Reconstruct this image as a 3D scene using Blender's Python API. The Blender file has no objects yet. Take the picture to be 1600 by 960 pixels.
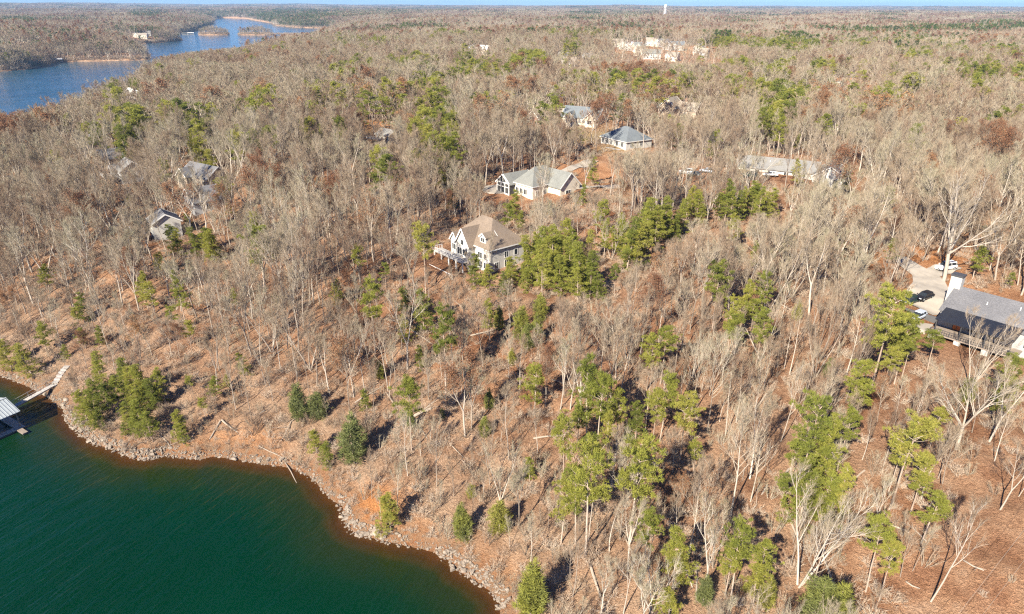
import bpy, math, random
import numpy as np
from mathutils import Matrix, Vector, Euler

random.seed(7)
RNG = np.random.default_rng(7)
scene = bpy.context.scene
R = math.radians

# ------------------------------------------------------------------ camera
FPX = 1067.0            # focal length in pixels of the 1600 px wide photograph
CAM_H = 72.0            # metres above the lake
PITCH = math.atan(470.5 / FPX)
ROLL = R(0.2)
cam_data = bpy.data.cameras.new('camera')
cam = bpy.data.objects.new('camera', cam_data)
scene.collection.objects.link(cam)
cam_data.sensor_fit = 'HORIZONTAL'
cam_data.sensor_width = 36.0
cam_data.lens = 36.0 * FPX / 1600.0
cam_data.clip_start = 1.0
cam_data.clip_end = 80000.0
cam.matrix_world = (Matrix.Translation((0, 0, CAM_H)) @ Matrix.Rotation(math.pi / 2 - PITCH, 4, 'X')
                    @ Matrix.Rotation(ROLL, 4, 'Z'))
scene.camera = cam
CR = np.array(cam.matrix_world.to_3x3())

# ------------------------------------------------------------------ sky, sun, exposure
SUN_AZ_SHADOW = R(33.0)     # shadows fall this far to the side of straight ahead
SUN_EL = R(34.0)
world = bpy.data.worlds.new('World')
scene.world = world
world.use_nodes = True
wn = world.node_tree
for n in list(wn.nodes):
    wn.nodes.remove(n)
sky = wn.nodes.new('ShaderNodeTexSky')
sky.sky_type = 'NISHITA'
sky.sun_disc = False
sky.sun_elevation = SUN_EL
sky.sun_rotation = math.pi + SUN_AZ_SHADOW
sky.altitude = 1200.0
sky.air_density = 1.0
sky.dust_density = 0.1
sky.ozone_density = 4.0
bgn = wn.nodes.new('ShaderNodeBackground')
bgn.inputs['Strength'].default_value = 0.05
wo = wn.nodes.new('ShaderNodeOutputWorld')
tint = wn.nodes.new('ShaderNodeMix'); tint.data_type = 'RGBA'; tint.blend_type = 'MULTIPLY'     # clear cold winter air: an even white balance for the whole sky
tint.inputs[0].default_value = 1.0
tint.inputs[7].default_value = (0.50, 0.76, 1.22, 1.0)
wn.links.new(sky.outputs[0], tint.inputs[6])
wn.links.new(tint.outputs[2], bgn.inputs[0])
wn.links.new(bgn.outputs[0], wo.inputs[0])

sun_data = bpy.data.lights.new('sun', 'SUN')
sun_data.energy = 5.0
sun_data.angle = R(0.53)
sun_data.color = (1.0, 0.91, 0.76)
sun = bpy.data.objects.new('sun', sun_data)
scene.collection.objects.link(sun)
to_sun = Vector((-math.sin(SUN_AZ_SHADOW) * math.cos(SUN_EL), -math.cos(SUN_AZ_SHADOW) * math.cos(SUN_EL), math.sin(SUN_EL)))
sun.rotation_euler = to_sun.to_track_quat('Z', 'Y').to_euler()
sun.location = (0, 0, 300)

scene.view_settings.view_transform = 'Standard'
scene.view_settings.look = 'None'
scene.view_settings.exposure = 1.42
scene.view_settings.gamma = 1.0
scene.view_settings.use_curve_mapping = False
scene.cycles.use_denoising = False
scene.cycles.max_bounces = 4
scene.cycles.diffuse_bounces = 2
scene.cycles.glossy_bounces = 2
scene.cycles.transmission_bounces = 2
scene.cycles.transparent_max_bounces = 6
scene.cycles.volume_bounces = 0
scene.cycles.caustics_reflective = False
scene.cycles.caustics_refractive = False
scene.cycles.pixel_filter_type = 'BLACKMAN_HARRIS'
scene.cycles.filter_width = 1.25

COL = scene.collection

# ------------------------------------------------------------------ pixels to places
def ray(px, py):
    v = CR @ np.array([(px - 800.0) / FPX, (480.0 - py) / FPX, -1.0])
    return v

def on_plane(px, py, z=0.0):
    v = ray(px, py)
    t = (z - CAM_H) / v[2]
    return np.array([v[0] * t, v[1] * t])

def project(P):
    P = np.asarray(P, float)
    q = (P - np.array([0, 0, CAM_H])) @ CR
    d = -q[..., 2]
    return 800 + FPX * q[..., 0] / d, 480 - FPX * q[..., 1] / d, d

NADIR = None
_v = CR.T @ np.array([0, 0, -1.0])
NADIR = (800 + FPX * _v[0] / -_v[2], 480 - FPX * _v[1] / -_v[2])

# ------------------------------------------------------------------ lake outline and terrain height
near_px = [(0, 586), (25, 595), (60, 611), (82, 625), (102, 640), (104, 655), (122, 672), (135, 685), (155, 695), (180, 702),
           (207, 716), (235, 717), (262, 711), (287, 715), (312, 717), (332, 712), (362, 716), (390, 721), (420, 726), (450, 729),
           (472, 737), (492, 750), (502, 762), (517, 779), (537, 792), (538, 812), (547, 827), (562, 835), (582, 840), (612, 847),
           (650, 855), (675, 861), (705, 877), (717, 892), (742, 905), (765, 922), (785, 942), (780, 955)]
tops_px = [(0, 178), (30, 178), (60, 168), (75, 156), (100, 148), (130, 140), (165, 124), (200, 116), (215, 101), (240, 93), (290, 85),
           (340, 80), (380, 76), (420, 68), (460, 60), (500, 50), (516, 46)]
far_px = [(515, 44.5), (470, 43.5), (432, 40.5), (425, 36.5), (400, 32.5), (385, 29.5), (345, 28.3), (332, 32), (333, 36), (318, 44),
          (300, 50), (272, 54), (268, 61), (285, 63), (265, 66), (240, 67.5), (215, 69), (192, 71), (206, 80), (236, 92.4), (228, 94),
          (200, 95), (150, 96), (95, 97), (66, 104), (40, 109), (0, 112), (-80, 114), (-250, 122)]
poly = [(45., -80.), (42., 5.), (32., 30.), (14., 46.), (3., 57.)]
poly += [tuple(on_plane(*p)) for p in reversed(near_px)]
poly += [(-128., 138.), (-170., 162.), (-225., 205.), (-275., 265.), (-288., 315.), (-276., 345.)]
poly += [tuple(on_plane(x, y, 19.0)) for x, y in tops_px]
poly += [tuple(on_plane(*p)) for p in far_px]
poly += [(-3600., 1100.), (-3600., -80.)]
POLY = np.array(poly)
ISL = []
for cx, hw, dep in ((327, 21, 30.), (394, 25, 28.)):
    c = on_plane(cx, 55.2)
    hwm = hw * math.hypot(*c) / FPX * 0.98
    ISL.append((c[0], c[1] + dep, hwm, dep))
cb = on_plane(448, 55.6)
ISL.append((cb[0], cb[1] + 8, 66., 7.))

def lake_dist(x, y):
    """metres inland of the lake shore (negative out on the water)"""
    x = np.asarray(x, float); y = np.asarray(y, float)
    shp = x.shape
    x = x.ravel(); y = y.ravel()
    best = np.full(x.shape, 1e18)
    inside = np.zeros(x.shape, bool)
    n = len(POLY)
    for i in range(n):
        ax, ay = POLY[i]; bx, by = POLY[(i + 1) % n]
        dx, dy = bx - ax, by - ay
        t = np.clip(((x - ax) * dx + (y - ay) * dy) / (dx * dx + dy * dy + 1e-9), 0, 1)
        best = np.minimum(best, (x - ax - t * dx) ** 2 + (y - ay - t * dy) ** 2)
        cond = (ay > y) != (by > y)
        if dy != 0:
            inside ^= cond & (x < (bx - ax) * (y - ay) / dy + ax)
    d = np.sqrt(best)
    d = np.where(inside, -d, d)
    for cx, cy, a, b in ISL:
        q = np.sqrt(((x - cx) / a) ** 2 + ((y - cy) / b) ** 2)
        d = np.maximum(d, (1 - q) * min(a, b))
    return d.reshape(shp)

_w = np.random.default_rng(11)
def _waves(lmin, lmax, n):
    out = []
    for i in range(n):
        l = lmin * (lmax / lmin) ** ((i + .5) / n)
        a = _w.uniform(0, 2 * math.pi)
        out.append((2 * math.pi * math.cos(a) / l, 2 * math.pi * math.sin(a) / l, _w.uniform(0, 6.28), l))
    return out
W_MICRO = _waves(3.0, 14.0, 9)
W_MID = _waves(40.0, 200.0, 8)
W_BIG = _waves(420.0, 1700.0, 8)
W_HUGE = _waves(2200.0, 7000.0, 7)
def wsum(W, x, y):
    s = 0
    for kx, ky, p, l in W:
        s = s + np.sin(kx * x + ky * y + p + 0.7 * np.sin(ky * x * 0.43 - kx * y * 0.51 + p * 2))
    return s / math.sqrt(len(W))

# gentle knolls and hollows that the picture shows: (x, y, radius, height)
KNOLLS = [(170., 880., 150., 8.0), (-38., 810., 60., 4.0), (-480., 1160., 90., 6.)]
def height(x, y, d=None):
    x = np.asarray(x, float); y = np.asarray(y, float)
    if d is None:
        d = lake_dist(x, y)
    r = np.hypot(x, y)
    dl = np.maximum(d, 0)
    wob = 0.5 + 0.5 * wsum(W_MICRO[5:], x, y) * 0.6
    bank = (1.0 + 0.7 * np.clip(wob, 0, 1)) * np.clip(dl / (1.3 + 1.2 * np.clip(wob, 0, 1)), 0, 1) ** 0.8
    h = bank + 20.5 * (1 - np.exp(-dl / 62.0))
    h = h + np.clip(dl / 60, 0, 1) * (1.5 * wsum(W_MID, x, y))
    h = h + np.clip((r - 350) / 900, 0, 1) * np.clip(dl / 300, 0, 1) * 5.0 * wsum(W_BIG, x, y)
    f = np.clip((r - 2200) / 6000, 0, 1) * np.clip(dl / 800, 0, 1)
    h = h + f * (12.0 * wsum(W_HUGE, x, y) + 6)
    h = h + np.clip((r - 5000) / 9000, 0, 1) * 24
    h = h + np.clip(dl / 3, 0, 1) * 0.13 * wsum(W_MICRO, x, y) * np.clip(1.6 - r / 400, 0, 1)
    for kx, ky, kr, kh in KNOLLS:
        h = h + kh * np.exp(-((x - kx) ** 2 + (y - ky) ** 2) / (kr * kr))
    under = -np.minimum(0.42 * np.minimum(-d, 4) + 0.22 * np.maximum(-d - 4, 0), 11.0)
    return np.where(d > 0, h, under)

def hz(x, y):
    return float(height(np.array([x]), np.array([y]))[0])

def at(px, py):
    """the place on the ground that the photograph shows at this pixel"""
    v = ray(px, py)
    t = np.geomspace(45, 9000, 500)
    X, Y, Z = v[0] * t, v[1] * t, CAM_H + v[2] * t
    g = np.maximum(height(X, Y), 0.0)
    k = np.argmax(Z < g)
    if k == 0:
        k = 1
    t = np.linspace(t[k - 1], t[k], 60)
    X, Y, Z = v[0] * t, v[1] * t, CAM_H + v[2] * t
    g = np.maximum(height(X, Y), 0.0)
    k = np.argmax(Z < g)
    return float(X[k]), float(Y[k]), float(g[k])

def stand(xt, yt, yb):
    """foot and height of an upright thing whose top shows at (xt, yt) and whose foot is at row yb"""
    xb = xt + (NADIR[0] - xt) * (yb - yt) / (NADIR[1] - yt)
    x, y, z = at(xb, yb)
    # height: closest point on the vertical line to the top ray
    v = ray(xt, yt)
    t = math.hypot(x, y) / math.hypot(v[0], v[1])
    return x, y, z, CAM_H + v[2] * t - z

# ------------------------------------------------------------------ tags, objects, mesh builder
def tag(o, label=None, cat=None, group=None, kind=None):
    if label: o['label'] = label
    if cat: o['category'] = cat
    if group: o['group'] = group
    if kind: o['kind'] = kind
    return o

def empty(name, loc, rz=0.0, scale=None):
    o = bpy.data.objects.new(name, None)
    o.empty_display_size = 0.5
    COL.objects.link(o)
    o.location = loc
    o.rotation_euler = (0, 0, rz)
    if scale is not None:
        o.scale = scale
    return o

class MB:
    def __init__(self):
        self.v = []; self.f = []; self.n = 0; self.m = []
    def add(self, verts, faces, mi=0):
        verts = np.asarray(verts, float)
        self.v.append(verts)
        for f in faces:
            self.f.append([i + self.n for i in f]); self.m.append(mi)
        self.n += len(verts)
        return self
    def box(self, x0, x1, y0, y1, z0, z1, mi=0):
        v = [(x0, y0, z0), (x1, y0, z0), (x1, y1, z0), (x0, y1, z0), (x0, y0, z1), (x1, y0, z1), (x1, y1, z1), (x0, y1, z1)]
        return self.add(v, [(0, 3, 2, 1), (4, 5, 6, 7), (0, 1, 5, 4), (1, 2, 6, 5), (2, 3, 7, 6), (3, 0, 4, 7)], mi)
    def bar(self, a, b, w, h=None, mi=0):
        """a straight bar from a to b, w wide and h high"""
        h = h or w
        a = Vector(a); b = Vector(b); d = (b - a)
        if d.length < 1e-6: return self
        d.normalize()
        s = d.cross(Vector((0, 0, 1)))
        if s.length < 1e-3: s = Vector((1, 0, 0))
        s.normalize(); u = s.cross(d)
        v = []
        for p in (a, b):
            for sx, sz in ((-1, -1), (1, -1), (1, 1), (-1, 1)):
                v.append(p + s * (sx * w / 2) + u * (sz * h / 2))
        return self.add([tuple(p) for p in v], [(0, 1, 2, 3), (7, 6, 5, 4), (0, 4, 5, 1), (1, 5, 6, 2), (2, 6, 7, 3), (3, 7, 4, 0)], mi)
    def tube(self, pts, rad, sides=6, cap=False, mi=0):
        pts = np.asarray(pts, float); n = len(pts)
        t = np.gradient(pts, axis=0)
        t /= np.linalg.norm(t, axis=1)[:, None] + 1e-9
        ref = np.array([0, 0, 1.0]) if abs(t[0, 2]) < 0.8 else np.array([1.0, 0, 0])
        a = np.cross(t, ref); a /= np.linalg.norm(a, axis=1)[:, None] + 1e-9
        b = np.cross(t, a)
        ang = np.arange(sides) * 2 * math.pi / sides
        rad = np.asarray(rad, float)
        v = pts[:, None, :] + rad[:, None, None] * (np.cos(ang)[None, :, None] * a[:, None, :] + np.sin(ang)[None, :, None] * b[:, None, :])
        faces = []
        for i in range(n - 1):
            for k in range(sides):
                k2 = (k + 1) % sides
                faces.append((i * sides + k, i * sides + k2, (i + 1) * sides + k2, (i + 1) * sides + k))
        if cap:
            faces.append(tuple(range(sides - 1, -1, -1)))
            faces.append(tuple((n - 1) * sides + k for k in range(sides)))
        return self.add(v.reshape(-1, 3), faces, mi)
    def mesh(self, name, mats, smooth=False):
        me = bpy.data.meshes.new(name)
        v = np.concatenate(self.v) if self.v else np.zeros((0, 3))
        lens = np.array([len(f) for f in self.f], np.int32)
        idx = np.fromiter((i for f in self.f for i in f), np.int32, int(lens.sum()))
        fill_mesh(me, v, lens, idx)
        if not isinstance(mats, (list, tuple)): mats = [mats]
        for m in mats: me.materials.append(m)
        if len(mats) > 1:
            me.polygons.foreach_set('material_index', np.array(self.m, np.int32))
        me.polygons.foreach_set('use_smooth', np.full(len(lens), bool(smooth)))
        return me
    def build(self, name, mats, parent=None, smooth=False, loc=None, rz=None):
        o = bpy.data.objects.new(name, self.mesh(name, mats, smooth))
        COL.objects.link(o)
        if parent is not None: o.parent = parent
        if loc is not None: o.location = loc
        if rz is not None: o.rotation_euler = (0, 0, rz)
        return o

def fill_mesh(me, v, lens, idx):
    me.vertices.add(len(v))
    me.vertices.foreach_set('co', np.ascontiguousarray(v, np.float32).ravel())
    me.loops.add(len(idx))
    me.loops.foreach_set('vertex_index', np.ascontiguousarray(idx, np.int32))
    me.polygons.add(len(lens))
    st = np.zeros(len(lens), np.int32); st[1:] = np.cumsum(lens)[:-1]
    me.polygons.foreach_set('loop_start', st)
    me.update(calc_edges=True)
    me.validate()

def link(name, me, parent=None, loc=None, rot=None, scale=None):
    o = bpy.data.objects.new(name, me)
    COL.objects.link(o)
    if parent is not None: o.parent = parent
    if loc is not None: o.location = loc
    if rot is not None: o.rotation_euler = rot
    if scale is not None: o.scale = scale
    return o

# ------------------------------------------------------------------ materials
def new_mat(name):
    m = bpy.data.materials.new(name); m.use_nodes = True
    nt = m.node_tree
    for n in list(nt.nodes): nt.nodes.remove(n)
    out = nt.nodes.new('ShaderNodeOutputMaterial')
    return m, nt, out

def N(nt, typ, **kw):
    n = nt.nodes.new(typ)
    for k, v in kw.items():
        if k.startswith('i_'):
            n.inputs[k[2:].replace('_', ' ')].default_value = v
        else:
            setattr(n, k, v)
    return n

def ramp(nt, fac, stops, interp='LINEAR'):
    r = nt.nodes.new('ShaderNodeValToRGB')
    r.color_ramp.interpolation = interp
    e = r.color_ramp.elements
    while len(e) < len(stops): e.new(0.5)
    for el, (p, c) in zip(e, stops):
        el.position = p; el.color = (*c, 1.0)
    nt.links.new(fac, r.inputs[0])
    return r.outputs[0]

def mixc(nt, fac, a, b, mode='MIX'):
    m = nt.nodes.new('ShaderNodeMix'); m.data_type = 'RGBA'; m.blend_type = mode
    for sock, val in ((m.inputs[0], fac), (m.inputs[6], a), (m.inputs[7], b)):
        if hasattr(val, 'is_output'): nt.links.new(val, sock)
        elif isinstance(val, (int, float)): sock.default_value = val
        else: sock.default_value = (*val, 1.0)
    return m.outputs[2]

def mth(nt, op, a, b=None, clamp=False):
    m = nt.nodes.new('ShaderNodeMath'); m.operation = op; m.use_clamp = clamp
    for sock, val in ((m.inputs[0], a), (m.inputs[1], b)):
        if val is None: continue
        if hasattr(val, 'is_output'): nt.links.new(val, sock)
        else: sock.default_value = val
    return m.outputs[0]

def noise(nt, vec, scale, detail=3.0, rough=0.55, dist=0.0):
    n = nt.nodes.new('ShaderNodeTexNoise')
    n.inputs['Scale'].default_value = scale; n.inputs['Detail'].default_value = detail
    n.inputs['Roughness'].default_value = rough; n.inputs['Distortion'].default_value = dist
    if vec is not None: nt.links.new(vec, n.inputs['Vector'])
    return n

def simple(name, col, rough=0.7, var=0.12, scale=1.2, metallic=0.0, spec=0.4, bump=0.0):
    """painted or plain surface with fine mottling"""
    m, nt, out = new_mat(name)
    b = N(nt, 'ShaderNodeBsdfPrincipled')
    geo = N(nt, 'ShaderNodeTexCoord')
    n1 = noise(nt, geo.outputs['Object'], scale, 4.0)
    dark = tuple(c * (1 - var * 1.6) for c in col); light = tuple(min(1, c * (1 + var)) for c in col)
    c = ramp(nt, n1.outputs[0], [(0.25, dark), (0.75, light)])
    nt.links.new(c, b.inputs['Base Color'])
    b.inputs['Roughness'].default_value = rough
    b.inputs['Metallic'].default_value = metallic
    b.inputs['Specular IOR Level'].default_value = spec
    if bump:
        bp = N(nt, 'ShaderNodeBump'); bp.inputs['Strength'].default_value = bump
        n2 = noise(nt, geo.outputs['Object'], scale * 12, 2.0)
        nt.links.new(n2.outputs[0], bp.inputs['Height']); nt.links.new(bp.outputs[0], b.inputs['Normal'])
    nt.links.new(b.outputs[0], out.inputs[0])
    return m

def foliage(name, stops, transl=0.25, rand_w=0.75):
    """leaves or needles: colour differs from plant to plant and a little within one"""
    m, nt, out = new_mat(name)
    oi = N(nt, 'ShaderNodeObjectInfo'); tc = N(nt, 'ShaderNodeTexCoord')
    n1 = noise(nt, tc.outputs['Object'], 0.55, 2.0)
    f = mth(nt, 'ADD', mth(nt, 'MULTIPLY', oi.outputs['Random'], rand_w), mth(nt, 'MULTIPLY', mth(nt, 'SUBTRACT', n1.outputs[0], 0.5), 1.0))
    f = mth(nt, 'ADD', f, (1 - rand_w) * 0.5)
    c = ramp(nt, f, stops)
    d = N(nt, 'ShaderNodeBsdfDiffuse'); t = N(nt, 'ShaderNodeBsdfTranslucent'); mx = N(nt, 'ShaderNodeMixShader')
    nt.links.new(c, d.inputs[0]); nt.links.new(c, t.inputs[0])
    mx.inputs[0].default_value = transl
    nt.links.new(d.outputs[0], mx.inputs[1]); nt.links.new(t.outputs[0], mx.inputs[2])
    nt.links.new(mx.outputs[0], out.inputs[0])
    return m

def bark(name, stops, rough=0.9, scale=3.0):
    m, nt, out = new_mat(name)
    oi = N(nt, 'ShaderNodeObjectInfo'); tc = N(nt, 'ShaderNodeTexCoord')
    n1 = noise(nt, tc.outputs['Object'], scale, 3.0)
    nl = noise(nt, oi.outputs['Location'], 0.016, 2.0)        # stands of one species grow together
    f = mth(nt, 'ADD', mth(nt, 'MULTIPLY', oi.outputs['Random'], 0.62), mth(nt, 'MULTIPLY', mth(nt, 'SUBTRACT', n1.outputs[0], 0.4), 0.4))
    f = mth(nt, 'ADD', f, mth(nt, 'MULTIPLY', mth(nt, 'SUBTRACT', nl.outputs[0], 0.42), 1.1))
    c = ramp(nt, f, stops)
    d = N(nt, 'ShaderNodeBsdfDiffuse')
    nt.links.new(c, d.inputs[0])
    nt.links.new(d.outputs[0], out.inputs[0])
    return m

M = {}
M['twig'] = bark('twigs', [(0.0, (.17, .105, .075)), (0.2, (.245, .175, .12)), (0.42, (.30, .235, .165)), (0.62, (.335, .285, .205)), (0.8, (.29, .265, .175)), (0.92, (.265, .16, .11)), (1.0, (.20, .125, .09))])
M['limb'] = bark('bare_limbs', [(0.0, (.17, .13, .10)), (0.4, (.30, .245, .19)), (0.75, (.39, .335, .265)), (1.0, (.47, .415, .345))])
M['trunk'] = bark('bare_bark', [(0.0, (.15, .12, .095)), (0.35, (.29, .24, .195)), (0.7, (.46, .405, .34)), (1.0, (.54, .48, .41))])
M['pale'] = bark('pale_bark', [(0.0, (.33, .285, .235)), (0.5, (.40, .35, .295)), (1.0, (.48, .43, .365))], scale=1.6)
M['pinebark'] = bark('pine_bark', [(0.0, (.26, .19, .145)), (0.6, (.38, .30, .24)), (1.0, (.46, .39, .32))])
M['needle'] = foliage('pine_needles', [(0.0, (.15, .175, .045)), (0.2, (.225, .25, .055)), (0.5, (.31, .32, .068)), (0.8, (.37, .36, .08)), (1.0, (.42, .375, .10))], 0.45)
M['needle_dark'] = foliage('dark_needles', [(0.0, (.055, .085, .028)), (0.5, (.095, .13, .030)), (1.0, (.15, .175, .035))], 0.22)
M['cedar'] = foliage('cedar_foliage', [(0.0, (.17, .19, .085)), (0.35, (.22, .24, .075)), (0.7, (.30, .295, .06)), (1.0, (.34, .315, .10))], 0.35)
M['rust'] = foliage('dry_oak_leaves', [(0.0, (.19, .09, .055)), (0.4, (.25, .125, .07)), (0.75, (.32, .175, .095)), (1.0, (.40, .215, .09))], 0.3)
M['brush'] = bark('brush_twigs', [(0.0, (.27, .19, .135)), (0.35, (.38, .29, .215)), (0.65, (.45, .375, .295)), (0.85, (.34, .22, .145)), (1.0, (.34, .315, .18))])
# ================================================================== the setting: ground, lake, haze
CLAY = [(570, 785, 5.5, 3.2, 1.0), (585, 800, 4.0, 2.6, 0.9), (520, 770, 3, 2, .6), (390, 690, 5, 2.5, .55), (350, 690, 5, 3, .5), (760, 915, 4, 3, .6), (650, 830, 3, 2, .5),
        (655, 900, 3, 2, .3), (300, 705, 5, 2, .6), (420, 700, 5, 2.5, .4), (720, 880, 5, 2.5, .35)]
LAWN = [(930, 215, 10, 13, .8), (960, 233, 7, 7, .7), (592, 200, 10, 14, .5)]
BARE = [(1450, 400, 16, 9, .6), (1480, 450, 14, 12, .3), (940, 270, 26, 16, .35), (1325, 128, 30, 40, .5), (1060, 78, 60, 30, .4), (1110, 73, 45, 26, .9), (592, 197, 9, 9, .9)]
def spots(lst, x, y):
    s = np.zeros_like(x)
    for px, py, a, b, w in lst:
        cx, cy, _ = at(px, py)
        q = ((x - cx) / a) ** 2 + ((y - cy) / b) ** 2
        s = np.maximum(s, w * np.exp(-q * 0.9))
    return s

ANG = np.radians(np.arange(-54, 54.01, 0.34))
RAD = 18.0 * 1.0112 ** np.arange(0, 668)
RAD = RAD[RAD < 15500]
rr, aa = np.meshgrid(RAD, ANG, indexing='ij')
TX, TY = rr * np.sin(aa), rr * np.cos(aa)
TD = lake_dist(TX, TY)
TZ = height(TX, TY, TD)
nr, na = TX.shape
ii = np.arange(nr * na).reshape(nr, na)
quads = np.stack([ii[:-1, :-1], ii[:-1, 1:], ii[1:, 1:], ii[1:, :-1]], -1).reshape(-1, 4)[:, ::-1]

def sheet(name, V, Q, attrs, mat):
    me = bpy.data.meshes.new(name)
    used = np.unique(Q)
    remap = np.full(len(V), -1, np.int32); remap[used] = np.arange(len(used))
    Q = remap[Q]
    fill_mesh(me, V[used], np.full(len(Q), 4, np.int32), Q.ravel())
    me.polygons.foreach_set('use_smooth', np.ones(len(me.polygons), bool))
    for k, a in attrs.items():
        at_ = me.attributes.new(k, 'FLOAT', 'POINT')
        at_.data.foreach_set('value', np.ascontiguousarray(a.ravel()[used], np.float32))
    me.materials.append(mat)
    o = bpy.data.objects.new(name, me); COL.objects.link(o)
    o['kind'] = 'structure'
    return o

def ground_material():
    m, nt, out = new_mat('leaf_covered_ground')
    L = nt.links
    geo = N(nt, 'ShaderNodeNewGeometry'); P = geo.outputs['Position']
    sh = N(nt, 'ShaderNodeAttribute', attribute_name='shore').outputs['Fac']
    cl = N(nt, 'ShaderNodeAttribute', attribute_name='clay').outputs['Fac']
    lw = N(nt, 'ShaderNodeAttribute', attribute_name='lawn').outputs['Fac']
    n_big = noise(nt, P, 0.035, 3.0); n_mid = noise(nt, P, 0.22, 4.0, 0.6); n_fine = noise(nt, P, 2.2, 4.0, 0.7); n_leaf = noise(nt, P, 9.0, 2.0, 0.8)
    litter = ramp(nt, n_mid.outputs[0], [(0.2, (.20, .095, .052)), (0.40, (.34, .175, .098)), (0.58, (.46, .265, .155)), (0.8, (.53, .355, .235))])
    tan = ramp(nt, n_mid.outputs[0], [(0.25, (.32, .205, .13)), (0.5, (.44, .31, .21)), (0.75, (.53, .40, .285))])
    bigf = mth(nt, 'MULTIPLY', mth(nt, 'SUBTRACT', n_big.outputs[0], 0.42), 4.0, True)
    n_drift = noise(nt, P, 0.075, 5.0, 0.65, 0.6)
    drift = ramp(nt, n_drift.outputs[0], [(0.32, (.62, .50, .44)), (0.48, (1, 1, 1)), (0.68, (1.12, 1.16, 1.2))])
    c = mixc(nt, mth(nt, 'MULTIPLY', bigf, 0.5), litter, tan)
    c = mixc(nt, 0.9, c, drift, 'MULTIPLY')
    # dry grass and weeds instead of leaves near the lake
    mr = N(nt, 'ShaderNodeMapRange'); L.new(sh, mr.inputs[0])
    mr.inputs[1].default_value = 3.0; mr.inputs[2].default_value = 30.0; mr.inputs[3].default_value = 0.75; mr.inputs[4].default_value = 0.0
    c = mixc(nt, mr.outputs[0], c, tan)
    # single leaves and twigs: light and dark specks
    spk = ramp(nt, n_leaf.outputs[0], [(0.28, (.42, .40, .38)), (0.5, (1, 1, 1)), (0.72, (1.65, 1.6, 1.55))])
    c = mixc(nt, 0.75, c, spk, 'MULTIPLY')
    spk2 = ramp(nt, n_fine.outputs[0], [(0.3, (.62, .58, .56)), (0.55, (1.05, 1.05, 1.05)), (0.75, (1.35, 1.3, 1.25))])
    c = mixc(nt, 0.8, c, spk2, 'MULTIPLY')
    lawn = ramp(nt, n_fine.outputs[0], [(0.3, (.33, .24, .10)), (0.7, (.46, .36, .17))])
    c = mixc(nt, lw, c, lawn)
    clay = ramp(nt, n_fine.outputs[0], [(0.25, (.42, .165, .065)), (0.5, (.62, .275, .105)), (0.75, (.70, .38, .18))])
    cf = mth(nt, 'MULTIPLY', cl, mth(nt, 'ADD', n_mid.outputs[0], 0.65), True)
    c = mixc(nt, cf, c, clay)
    # raw bank at the water line
    mb = N(nt, 'ShaderNodeMapRange'); L.new(mth(nt, 'ADD', sh, mth(nt, 'MULTIPLY', mth(nt, 'SUBTRACT', n_mid.outputs[0], .5), 5.0)), mb.inputs[0])
    mb.inputs[1].default_value = 1.0; mb.inputs[2].default_value = 3.6; mb.inputs[3].default_value = 0.9; mb.inputs[4].default_value = 0.0
    bankc = ramp(nt, noise(nt, P, 0.9, 4.0, .65).outputs[0], [(0.3, (.28, .115, .05)), (0.45, (.36, .19, .10)), (0.6, (.30, .21, .14)), (0.8, (.38, .29, .21))])
    c = mixc(nt, mb.outputs[0], c, bankc)
    b = N(nt, 'ShaderNodeBsdfDiffuse'); L.new(c, b.inputs[0])
    bp = N(nt, 'ShaderNodeBump'); bp.inputs['Strength'].default_value = 1.0; bp.inputs['Distance'].default_value = 0.5
    hsum = mth(nt, 'ADD', n_leaf.outputs[0], mth(nt, 'MULTIPLY', n_fine.outputs[0], 1.5))
    L.new(hsum, bp.inputs['Height']); L.new(bp.outputs[0], b.inputs['Normal'])
    L.new(b.outputs[0], out.inputs[0])
    return m

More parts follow.
